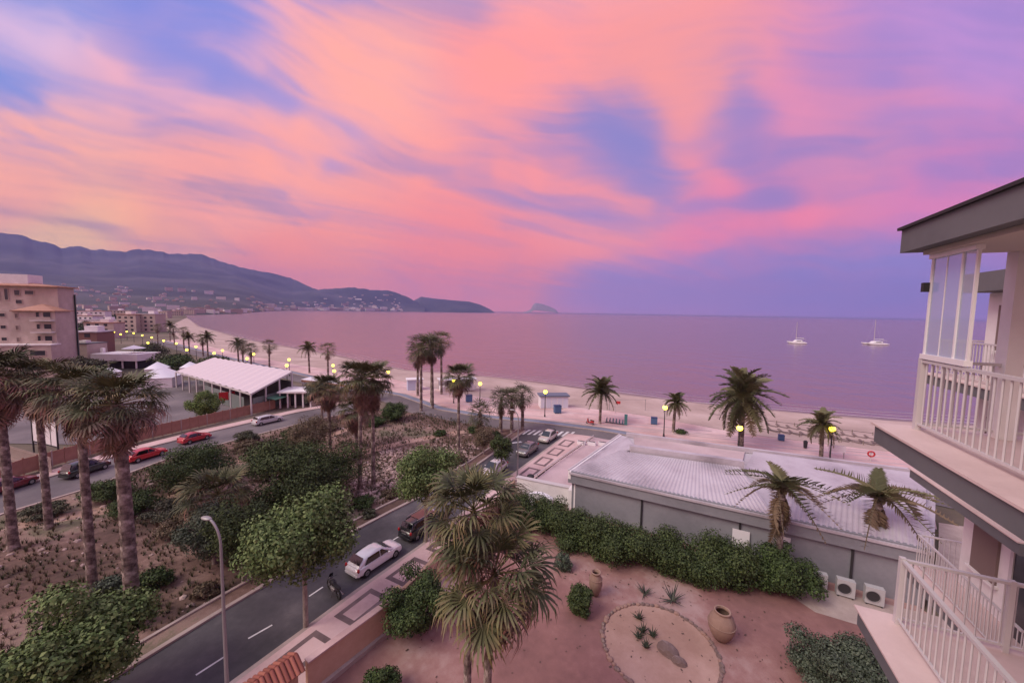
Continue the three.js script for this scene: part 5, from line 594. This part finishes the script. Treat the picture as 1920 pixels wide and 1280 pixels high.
const tyreG = (() => { const g = new THREE.TorusGeometry(0.235, 0.085, 10, 22); g.scale(1, 1, 1.25); g.rotateY(Math.PI / 2); return g; })(), rimG = (() => { const l = [new THREE.CylinderGeometry(0.19, 0.19, 0.12, 18)]; for (let i = 0; i < 5; i++) { const b = bx(0.05, 0.14, 0.36); b.rotateY(i * Math.PI / 5); l.push(b); } const g = merge(l); g.rotateZ(Math.PI / 2); return g; })();
function car(name, label, x, z, heading, col, o = {}) {   // heading: yaw so that the nose (-z local) points that way
  const t = thing(name, label, 'car', [x, o.y || 0, z], heading, 'parked cars'), L = o.L || 4.15, W = (o.W || 1.76) / 2, H = o.H || 1.48, h = L / 2, suv = o.suv ? 0.1 : 0;
  const paint = new THREE.MeshPhysicalMaterial({ roughness: 0.35, metalness: 0.1, clearcoat: 1, clearcoatRoughness: 0.08 }); paint.color.setRGB(...col); const belt = 0.90 + suv;
  part('body', merge([loft([[-h, 0.36, 0.64, W * 0.76, W * 0.68, 3], [-h + 0.1, 0.26, 0.75 + suv * 0.5, W * 0.92, W * 0.82, 4], [-h + 0.45, 0.22, 0.85 + suv, W * 0.985, W * 0.89, 4.5], [-h + 1.15, 0.21, belt, W, W * 0.93, 5], [0, 0.21, belt + 0.02, W, W * 0.93, 5], [h - 0.7, 0.22, belt + 0.05, W, W * 0.92, 5], [h - 0.25, 0.26, belt + 0.02, W * 0.96, W * 0.86, 4.5], [h - 0.05, 0.32, belt - 0.12, W * 0.88, W * 0.80, 4], [h, 0.42, belt - 0.25, W * 0.78, W * 0.72, 3]]), loft([[-h + 0.92, belt - 0.12, belt - 0.03, W * 0.84, W * 0.82, 3.5], [-h + 1.35, belt - 0.1, belt + 0.27, W * 0.88, W * 0.78, 3.5], [-h + 1.85, belt - 0.1, H - 0.07, W * 0.89, W * 0.70, 3.6], [-h + 2.3, belt - 0.1, H, W * 0.89, W * 0.69, 3.6], [0.6, belt - 0.1, H - 0.01, W * 0.89, W * 0.69, 3.6], [h - (o.estate ? 0.55 : 0.8), belt - 0.1, H - (o.estate ? 0.05 : 0.1), W * 0.87, W * 0.67, 3.6], [h - 0.36, belt - 0.1, belt + (o.estate ? 0.3 : 0.22), W * 0.85, W * 0.72, 3.5], [h - 0.14, belt - 0.12, belt, W * 0.80, W * 0.76, 3.5]])]), paint, t);
  const y0 = belt + 0.03, y1 = H - 0.13; for (const s of [-1, 1]) { const xo = W * 0.862, xi = W * 0.752; part('side_window', merge([quadGeo([s * xo, y0, -h + 1.38], [s * xo, y0, 0.05], [s * xi, y1, 0.05], [s * xi, y1, -h + 2.0]), quadGeo([s * xo, y0, 0.13], [s * xo, y0, h - 0.62], [s * xi, y1, h - 0.95], [s * xi, y1, 0.13])].map(g => { g.translate(s * 0.015, 0, 0); return g; })), M.glassDark, t); part('headlight', (() => { const g = new THREE.SphereGeometry(0.16, 10, 8); g.scale(1.1, 0.6, 0.7); g.translate(s * W * 0.66, 0.64 + suv, -h + 0.2); return g; })(), std(0.7, 0.7, 0.72, 0.1), t); part('tail_light', (() => { const g = new THREE.SphereGeometry(0.16, 10, 8); g.scale(0.75, 1.0, 0.6); g.translate(s * W * 0.80, 0.80 + suv, h - 0.12); return g; })(), std(0.35, 0.015, 0.02, 0.2), t); part('mirror', (() => { const g = new THREE.SphereGeometry(0.1, 8, 6); g.scale(1.2, 0.8, 0.6); g.translate(s * (W + 0.06), belt + 0.06, -h + 1.5); return g; })(), paint, t); for (const zz of [-h + 0.78, h - 0.78]) { const w = part('wheel', tyreG, M.rubber, t); w.position.set(s * (W - 0.10), 0.32, zz); part('rim', rimG, M.steel, w); } }
  part('windscreen', quadGeo([-W * 0.72, belt + 0.02, -h + 1.0], [W * 0.72, belt + 0.02, -h + 1.0], [W * 0.58, H - 0.1, -h + 1.76], [-W * 0.58, H - 0.1, -h + 1.76]).translate(0, 0.04, -0.03), M.glassDark, t);
  part('rear_window', quadGeo([W * 0.72, belt + 0.17, h - 0.27], [-W * 0.72, belt + 0.17, h - 0.27], [-W * 0.64, H - 0.1, h - (o.estate ? 0.46 : 0.70)], [W * 0.64, H - 0.1, h - (o.estate ? 0.46 : 0.70)]).translate(0, 0.02, 0.035), M.glassDark, t);
  part('number_plate', bx(0.5, 0.11, 0.02, 0, 0.62 + suv, h - 0.015), std(0.7, 0.7, 0.68, 0.5), t); part('bumper', merge([loft([[h - 0.16, 0.26, 0.5, W * 0.92, W * 0.94, 4], [h + 0.02, 0.3, 0.48, W * 0.8, W * 0.82, 4]])]), o.trim ? M.metalDark : paint, t);
  if (o.rails) part('roof_rails', merge([-1, 1].map(s => beam([s * W * 0.68, H + 0.04, -0.5], [s * W * 0.68, H + 0.04, 1.2], 0.04, 0.04))), M.steel, t);
  if (o.sunroof) part('roof_glass', bx(1.0, 0.02, 1.5, 0, H + 0.004, 0.2), std(0.12, 0.05, 0.05, 0.1), t);
  return t;
}
const hd = (dx, dz) => Math.atan2(-dx, -dz);
car('white_hatchback', 'white hatchback parked at the kerb behind the motorbike', -10.35, -28.0, hd(0.53, -0.85), [0.72, 0.71, 0.73], { H: 1.5, L: 4.2 });
car('black_suv', 'black car with roof rails parked ahead of the white hatchback', -7.75, -32.6, hd(0.52, -0.85), [0.012, 0.013, 0.016], { H: 1.6, L: 4.4, rails: 1, sunroof: 1, suv: 1, estate: 1 });
car('silver_van', 'small pale car parked beyond the garden palms', -1.9, -44.9, hd(-0.5, 0.86), [0.62, 0.60, 0.60], { H: 1.55, estate: 1 });
car('grey_car', 'dark grey car driving toward the viewer near the crossing', 2.4, -51.6, hd(-0.5, 0.86), [0.14, 0.13, 0.125], { H: 1.5, suv: 1 });
car('beige_car', 'pale beige car stopped at the zebra crossing', 5.8, -57.2, hd(-0.5, 0.86), [0.50, 0.47, 0.42], { H: 1.55 });
car('silver_estate', 'silver car by the board fence on the inland road', -41.6, -63.6, hd(0.5, -0.87), [0.55, 0.54, 0.55], { L: 4.5, estate: 1 });
car('red_car', 'bright red car on the inland road behind the dark bushy tree', -47.0, -47.6, hd(0.3, -0.95), [0.45, 0.012, 0.018], { L: 4.1 });
car('red_car', 'small red car farther up the inland road beside the fence', -46.2, -54.2, hd(0.35, -0.93), [0.42, 0.02, 0.03], { L: 3.8 });
car('dark_van', 'dark car with pale roof edge between the left palm trunks', -49.6, -43.0, hd(0.15, -0.98), [0.03, 0.035, 0.03], { L: 4.1, H: 1.75, estate: 1, suv: 1, rails: 1 });
car('maroon_car', 'dark red car at the left edge behind the palm trunk', -53.0, -38.6, hd(0.05, -0.99), [0.16, 0.02, 0.025], { L: 4.4 });
car('dark_blue_car', 'dark car nose just inside the left edge', -53.0, -33.0, hd(0.0, -1), [0.02, 0.02, 0.03], { L: 4.4 });
{
  const t = thing('motorbike', 'black motorbike parked across the kerb behind the white hatchback', 'motorbike', [-12.0, 0, -24.75], hd(-0.75, -0.66));
  const wg = (() => { const g = new THREE.TorusGeometry(0.27, 0.07, 10, 24); g.rotateY(Math.PI / 2); return g; })(), sp = (() => { const l = []; for (let i = 0; i < 4; i++) { const b = bx(0.03, 0.5, 0.03); b.rotateX(i * Math.PI / 4); l.push(b); } return merge(l); })();
  for (const z of [-0.72, 0.72]) { const w = part('wheel', wg, M.rubber, t); w.position.set(0, 0.34, z); part('spokes', sp, M.steel, w); }
  part('engine', merge([loft([[-0.28, 0.28, 0.55, 0.14, 0.16, 3], [0, 0.25, 0.62, 0.18, 0.2, 4], [0.25, 0.3, 0.55, 0.14, 0.15, 3]])]), M.metalGrey, t); part('tank', loft([[-0.42, 0.72, 0.86, 0.1, 0.08, 2.5], [-0.2, 0.66, 0.98, 0.18, 0.15, 3], [0.08, 0.66, 0.95, 0.17, 0.13, 3], [0.2, 0.68, 0.84, 0.12, 0.1, 3]]), M.dark, t); part('seat', loft([[0.12, 0.72, 0.82, 0.12, 0.12, 3], [0.5, 0.72, 0.84, 0.15, 0.14, 3], [0.85, 0.78, 0.92, 0.11, 0.1, 3], [0.98, 0.84, 0.9, 0.05, 0.05, 3]]), M.rubber, t);
  part('fork', merge([-0.09, 0.09].map(x => bar([x, 0.34, -0.72], [x, 1.0, -0.42], 0.025))), M.steel, t); part('handlebar', merge([bar([-0.36, 1.06, -0.3], [0, 1.02, -0.42], 0.018), bar([0.36, 1.06, -0.3], [0, 1.02, -0.42], 0.018)]), M.metalDark, t); part('windshield', quadGeo([-0.17, 1.0, -0.5], [0.17, 1.0, -0.5], [0.12, 1.36, -0.36], [-0.12, 1.36, -0.36]), M.glassDark, t); part('headlight', (() => { const g = new THREE.SphereGeometry(0.1, 10, 8); g.translate(0, 0.92, -0.56); return g; })(), M.steel, t); part('exhaust', bar([0.15, 0.34, 0.1], [0.17, 0.42, 0.95], 0.05, 8), M.steel, t); part('swing_arm', merge([-0.1, 0.1].map(x => bar([x, 0.42, 0.1], [x, 0.34, 0.72], 0.025))), M.metalDark, t); part('stand', bar([-0.1, 0.3, 0.1], [-0.28, 0.0, 0.18], 0.015), M.metalDark, t);
}
// ---------- lamps ----------
{
  const tall = (label, x, z, h, arm, turn) => { const t = thing('street_light', label, 'street light', [x, 0, z], turn, 'tall curved street lights'), P = [], R = []; for (let i = 0; i <= 8; i++) { P.push([0, h * 0.86 * i / 8, 0]); R.push(mix(0.10, 0.06, i / 8)); } for (let i = 1; i <= 8; i++) { const a = i / 8 * 1.35; P.push([-arm * (1 - Math.cos(a)), h * 0.86 + h * 0.14 * Math.sin(a), 0]); R.push(0.055); } part('pole', tubeGeo(P, R, 10), M.metalGrey, t); const e = P[P.length - 1]; part('lamp_head', (() => { const g = new THREE.SphereGeometry(0.3, 12, 8); g.scale(1.1, 0.32, 0.5); g.translate(e[0] - 0.2, e[1], 0); return g; })(), M.metalGrey, t); part('base_plate', onto(0.4, 0.05, 0.4, 0, 0.13, 0), M.metalGrey, t); };
  tall('tall grey curved street light standing by the near kerb', -14.0, -17.6, 9.3, 0.9, -0.3);
  tall('tall thin street light beside the pale parked car', 0.9, -43.4, 8.2, 0.8, -0.4);
  const g = new THREE.SphereGeometry(0.36, 18, 12);
  const lamp = (label, x, z, grp, h = 4.75) => { const t = thing('promenade_lamp', label, 'street lamp', [x, 0.1, z], 0, grp); part('pole', merge([cyl(0.09, 0.06, h - 0.2, 0, 0, 0, 10), cyl(0.17, 0.11, 0.5, 0, 0, 0, 10), cyl(0.11, 0.15, 0.12, 0, h - 0.3, 0, 10)]), M.metalDark, t); const gl = part('globe', g, M.globe, t); gl.position.y = h; part('cap', (() => { const q = new THREE.SphereGeometry(0.375, 14, 6, 0, 6.3, 0, 0.6); q.translate(0, h + 0.01, 0); return q; })(), M.metalDark, t); const L = new THREE.PointLight(0xffb52e, 14); L.position.y = h; L.castShadow = true; L.shadow.radius = 12; t.add(L); };
  lamp('yellow globe lamp at the right, in front of the short feather palm', 42.8, -49.4, 'near promenade lamps'); lamp('yellow globe lamp rising behind the restaurant roof before the big feather palm', 30.3, -49.1, 'near promenade lamps'); lamp('yellow globe lamp beside the small feather palm and blue bin', 24.6, -59.5, 'near promenade lamps'); lamp('yellow globe lamp in front of the white kiosk', 6.4, -70.0, 'near promenade lamps'); lamp('yellow globe lamp left of the short palm trio', -6.4, -76.9, 'near promenade lamps'); lamp('yellow globe lamp seen through the lone slender palm', -12.2, -79.5, 'near promenade lamps'); lamp('yellow globe lamp left of the tall palm cluster', -29.5, -89.8, 'near promenade lamps');
  [[-233.4, -217.8], [-221.1, -209.9], [-243.4, -234.6], [-201.9, -194.9], [-220.3, -216.1], [-204.5, -204.2], [-186.2, -190.2], [-146.2, -151.5], [-169.8, -178], [-149.8, -162.3], [-134.6, -151.3], [-111.4, -129.1], [-117.5, -140.2], [-95.9, -121.3], [-99.3, -129.3], [-77.1, -109.6], [-82.4, -120.2], [-58.3, -97.4], [-64.4, -108.8], [-46.9, -98.7], [-42.5, -90]].sort((a, b) => Math.hypot(...a) - Math.hypot(...b)).forEach(([x, z], i) => lamp('small glowing yellow lamp in the long seafront row, ' + nth[i] + ' nearest', x, z, 'distant row of promenade lamps'));
}
// ---------- promenade and beach things ----------
{
  const k = thing('beach_kiosk', 'white beach kiosk with dark flat roof and panel doors', 'kiosk', [8.8, 0, -77.8], 0.1); part('walls', onto(5.8, 2.5, 2.6, 0, 0, 0), M.cloth, k); part('roof', onto(6.3, 0.25, 3.1, 0, 2.5, 0), std(0.12, 0.14, 0.20, 0.7), k); for (let i = 0; i < 5; i++) part('panel_door', onto(0.98, 2.1, 0.06, -2.3 + i * 1.15, 0.15, 1.31), std(0.60, 0.62, 0.72, 0.5), k); part('steps', onto(2, 0.2, 0.7, 0.6, 0, 1.8), M.kerb, k);
  const k2 = thing('changing_hut', 'pale blue hut with white panels behind the tall palm cluster', 'kiosk', [-24, 0, -93], 0.35); part('walls', onto(3.6, 2.6, 2.6, 0, 0, 0), std(0.50, 0.56, 0.72, 0.6), k2); part('roof', onto(4.1, 0.2, 3.1, 0, 2.6, 0), M.cloth, k2); part('door', onto(1.0, 2.0, 0.06, 0.6, 0.1, 1.31), M.cloth, k2);
  const k3 = thing('beach_bar', 'long white beach bar with flat roof between the palm trunks', 'kiosk', [-13.5, 0, -93.5], 0.35); part('counter', onto(8.6, 1.1, 2.6, 0, 0, 0), M.cloth, k3); part('roof', onto(9.4, 0.22, 3.8, 0, 2.7, 0), M.cloth, k3); part('posts', merge([[-4.4, 1.6], [4.4, 1.6], [-4.4, -1.6], [4.4, -1.6], [0, 1.6]].map(([x, z]) => onto(0.14, 2.7, 0.14, x, 0, z))), M.metalWhite, k3); part('back_panel', onto(8.6, 2.5, 0.1, 0, 0.1, -1.4), std(0.55, 0.55, 0.62, 0.7), k3);
  const bin = thing('blue_bin', 'blue recycling bin in front of the white kiosk', 'bin', [9.1, 0.11, -72.8], 0.2, 'blue bins on the promenade'); part('body', (() => { const g = onto(1.3, 1.3, 1.0, 0, 0.1, 0); return g; })(), M.blue, bin); part('lid', onto(1.36, 0.16, 1.06, 0, 1.4, 0), std(0.02, 0.05, 0.14, 0.5), bin); part('wheels', merge([[-0.5, 0.4], [0.5, 0.4], [-0.5, -0.4], [0.5, -0.4]].map(([x, z]) => cyl(0.06, 0.06, 0.1, x, 0, z, 8))), M.rubber, bin);
  copy(bin, [-9.1, 0.11, -80.8], 0.3, 'blue recycling bin left of the short palm trio'); copy(bin, [25.6, 0.11, -66.4], -0.3, 'blue recycling bin left of the small feather palm', null, 0.8); copy(bin, [42.8, 0.11, -58.6], -0.4, 'small blue bin between the two rightmost lamps', null, 0.6);
  const lg = thing('sun_lounger', 'grey beach lounger in the landward row at right, first from left', 'lounger', [45.5, -0.42, -64.4], 0.5, 'beach loungers'); part('bed', bx(0.65, 0.07, 1.3, 0, 0.32, 0.35), M.shutter, lg); part('backrest', bx(0.65, 0.07, 0.75, 0, 0.48, -0.6, 0, 0.5), M.shutter, lg); part('legs', merge([[-0.28, -0.2], [0.28, -0.2], [-0.28, 0.9], [0.28, 0.9]].map(([x, z]) => onto(0.05, 0.32, 0.05, x, 0, z))), M.metalWhite, lg);
  for (let row = 0; row < 2; row++) for (let i = 0; i < 13; i++) { if (!row && !i) continue; const x = 45.5 + i * 1.35 + row * 2.2, z = -64.4 + i * 0.72 - row * 3.6; copy(lg, [x, -0.42 - row * 0.18, z], 0.5, 'grey beach lounger in the ' + (row ? 'seaward' : 'landward') + ' row at right, ' + nth[i] + ' from left'); }
  const rope = (label, P, Q, y) => { const t = thing('rope_barrier', label, 'barrier'); part('rope', beam([P[0], y + 0.75, P[1]], [Q[0], y + 0.75, Q[1]], 0.05, 0.06), M.metalDark, t); for (let i = 0; i <= 9; i++) part('post', onto(0.1, 0.95, 0.1, mix(P[0], Q[0], i / 9), y, mix(P[1], Q[1], i / 9)), M.bark, t); };
  rope('dark rope barrier behind the loungers, nearer the sea', [40, -74.5], [62, -63.5], -0.75); rope('dark rope barrier in front of the loungers', [38, -66], [60, -55.5], -0.35);
  const kb = thing('blanket_sign', 'white information board on posts right of the last lamp', 'sign', [45.6, 0.1, -51.6], -0.4); part('board', bx(1.9, 0.9, 0.06, 0, 1.3, 0), M.cloth, kb); part('posts', merge([-0.8, 0.8].map(x => onto(0.08, 1.7, 0.08, x, 0, -0.05))), M.metalGrey, kb);
  const rd = thing('life_ring_stand', 'red life ring on a short post right of the white board', 'life ring', [49.2, 0.1, -50.4], -0.5); part('post', onto(0.1, 1.3, 0.1, 0, 0, 0), M.metalWhite, rd); part('ring', (() => { const g = new THREE.TorusGeometry(0.34, 0.1, 10, 20); g.translate(0, 1.1, 0.12); return g; })(), M.red, rd);
  const db = thing('dark_bollard_bin', 'dark slim litter bin left of the last lamp', 'bin', [44.0, 0.1, -55.2]); part('body', cyl(0.22, 0.28, 0.9, 0, 0.1, 0, 14), M.metalDark, db); part('lid', cyl(0.3, 0.12, 0.18, 0, 1.02, 0, 14), M.dark, db);
  const hs = thing('planting_bed', 'round bed of dark low plants at the foot of the small feather palm', 'plant bed', [28.2, 0.1, -61.4]); part('rim', (() => { const g = new THREE.TorusGeometry(1.2, 0.1, 6, 24); g.rotateX(Math.PI / 2); return g; })(), M.kerb, hs); part('plants', leafGeo(mulberry(811), [[0, 0.3, 0, 1.0, 0.35, 1.0]], 700, 0.2, LEAF.dark), leafMat, hs);
  const sc = thing('parked_scooter', 'dark scooter parked left of the slim feather palm', 'scooter', [14.0, 0.11, -65.6], 0.8); for (const z of [-0.6, 0.6]) { const w = part('wheel', (() => { const g = new THREE.TorusGeometry(0.17, 0.06, 8, 18); g.rotateY(Math.PI / 2); return g; })(), M.rubber, sc); w.position.set(0, 0.23, z); } part('body', loft([[-0.5, 0.3, 0.95, 0.1, 0.16, 3], [-0.42, 0.28, 1.0, 0.18, 0.16, 3], [-0.3, 0.25, 0.36, 0.2, 0.2, 3], [0.05, 0.25, 0.36, 0.2, 0.2, 3], [0.2, 0.28, 0.74, 0.2, 0.16, 3], [0.75, 0.4, 0.72, 0.14, 0.12, 3]]), M.red, sc); part('seat', bx(0.26, 0.1, 0.7, 0, 0.78, 0.42), M.dark, sc); part('handlebar', merge([bar([0, 0.9, -0.46], [0, 1.1, -0.4], 0.025), bar([-0.3, 1.1, -0.36], [0.3, 1.1, -0.36], 0.018)]), M.metalDark, sc);
  const rk = thing('bicycle_rack', 'teal rental bicycles rack right of the slim feather palm', 'bike rack', [18.6, 0.11, -66.4], -0.45); part('base', onto(3.4, 0.08, 0.4, 0, 0, 0), M.metalDark, rk); for (let i = 0; i < 6; i++) part('dock', merge([onto(0.12, 0.8, 0.3, -1.4 + i * 0.56, 0.08, 0), bar([-1.4 + i * 0.56, 0.75, 0], [-1.4 + i * 0.56, 0.55, 0.8], 0.05)]), std(0.04, 0.14, 0.17, 0.5), rk); part('totem', onto(0.5, 1.9, 0.2, 1.9, 0, 0), std(0.06, 0.2, 0.2, 0.5), rk);
  const fl = thing('flag_post', 'short post with a red flag beside the rental rack', 'flag', [20.5, 0, -73.2]); part('pole', cyl(0.05, 0.04, 2.6, 0, 0, 0, 8), M.metalWhite, fl); part('flag', (() => { const g = new THREE.PlaneGeometry(0.9, 0.55, 8, 1), p = g.attributes.position; for (let i = 0; i < p.count; i++) p.setZ(i, Math.sin(p.getX(i) * 5) * 0.08); g.translate(0.5, 2.3, 0); g.computeVertexNormals(); return g; })(), fm(0.5, 0.03, 0.04), fl);
  // thin goal frame on the sand
  const gf = thing('volleyball_net', 'thin posts of a beach volleyball court on the sand', 'net', [22.5, -0.4, -77]); part('post', cyl(0.05, 0.05, 2.5, -2.2, 0, 0.2, 8), M.metalGrey, gf); part('post', cyl(0.05, 0.05, 2.5, 5.4, 0, -0.4, 8), M.metalGrey, gf); part('tape', beam([-2.2, 2.4, 0.2], [5.4, 2.4, -0.4], 0.03, 0.05), M.metalGrey, gf);
}
// ---------- boats ----------
function boat(label, x, z, L, mast, turn) {
  const t = thing('sailing_catamaran', label, 'boat', [x, -1.55, z], turn, 'anchored boats'); const W = L * 0.5;
  for (const s of [-1, 1]) part('hull', (() => { const g = loft([[-L / 2, 1.2, 1.7, 0.1, 0.25, 2.2], [-L * 0.36, 0.1, 1.65, 0.35, 0.75, 2.4], [0, -0.1, 1.55, 0.6, 0.9, 2.6], [L * 0.38, 0.1, 1.5, 0.6, 0.85, 2.6], [L / 2, 0.5, 1.0, 0.5, 0.6, 2.6]]); g.translate(s * W * 0.38, 0, 0); return g; })(), std(0.80, 0.80, 0.80, 0.3), t);
  part('deck', bx(W * 0.8, 0.25, L * 0.62, 0, 1.5, L * 0.06), M.metalWhite, t); const cb = part('cabin', loft([[-L * 0.2, 1.6, 1.9, W * 0.22, W * 0.2, 4], [-L * 0.1, 1.6, 3.0, W * 0.3, W * 0.24, 4], [L * 0.18, 1.6, 3.1, W * 0.3, W * 0.25, 4], [L * 0.26, 1.6, 2.9, W * 0.28, W * 0.24, 4]]), std(0.74, 0.74, 0.75, 0.4), t); part('windows', merge([-1, 1].map(s => bx(0.04, 0.45, L * 0.24, s * W * 0.285, 2.4, L * 0.05))), M.window, cb); part('bimini', bx(W * 0.55, 0.1, L * 0.18, 0, 3.7, L * 0.36), std(0.5, 0.48, 0.46, 0.8), t); part('bimini_posts', merge([[-1, 0.28], [1, 0.28], [-1, 0.44], [1, 0.44]].map(([s, k]) => bar([s * W * 0.25, 1.5, L * k], [s * W * 0.25, 3.7, L * k], 0.05))), M.steel, t);
  part('mast', tubeGeo([[0, 1.6, -L * 0.06], [0, mast * 0.5, -L * 0.06], [0, mast, -L * 0.06]], [0.2, 0.17, 0.1], 8), M.metalWhite, t); part('boom', bar([0, 4.4, -L * 0.06], [0, 4.6, L * 0.38], 0.22, 8), std(0.6, 0.6, 0.62, 0.8), t); part('stays', merge([bar([0, mast * 0.96, -L * 0.06], [0, 1.7, -L * 0.46], 0.03, 4), bar([0, mast * 0.96, -L * 0.06], [W * 0.4, 1.6, L * 0.1], 0.03, 4), bar([0, mast * 0.96, -L * 0.06], [-W * 0.4, 1.6, L * 0.1], 0.03, 4)]), M.steel, t);
}
boat('smaller white catamaran with a bare mast, left of the two', 226, -300, 12, 17.2, 1.35); boat('larger white catamaran with a tall bare mast near the balcony', 289, -301, 16, 20.4, 1.5);

renderer.render(scene, camera);
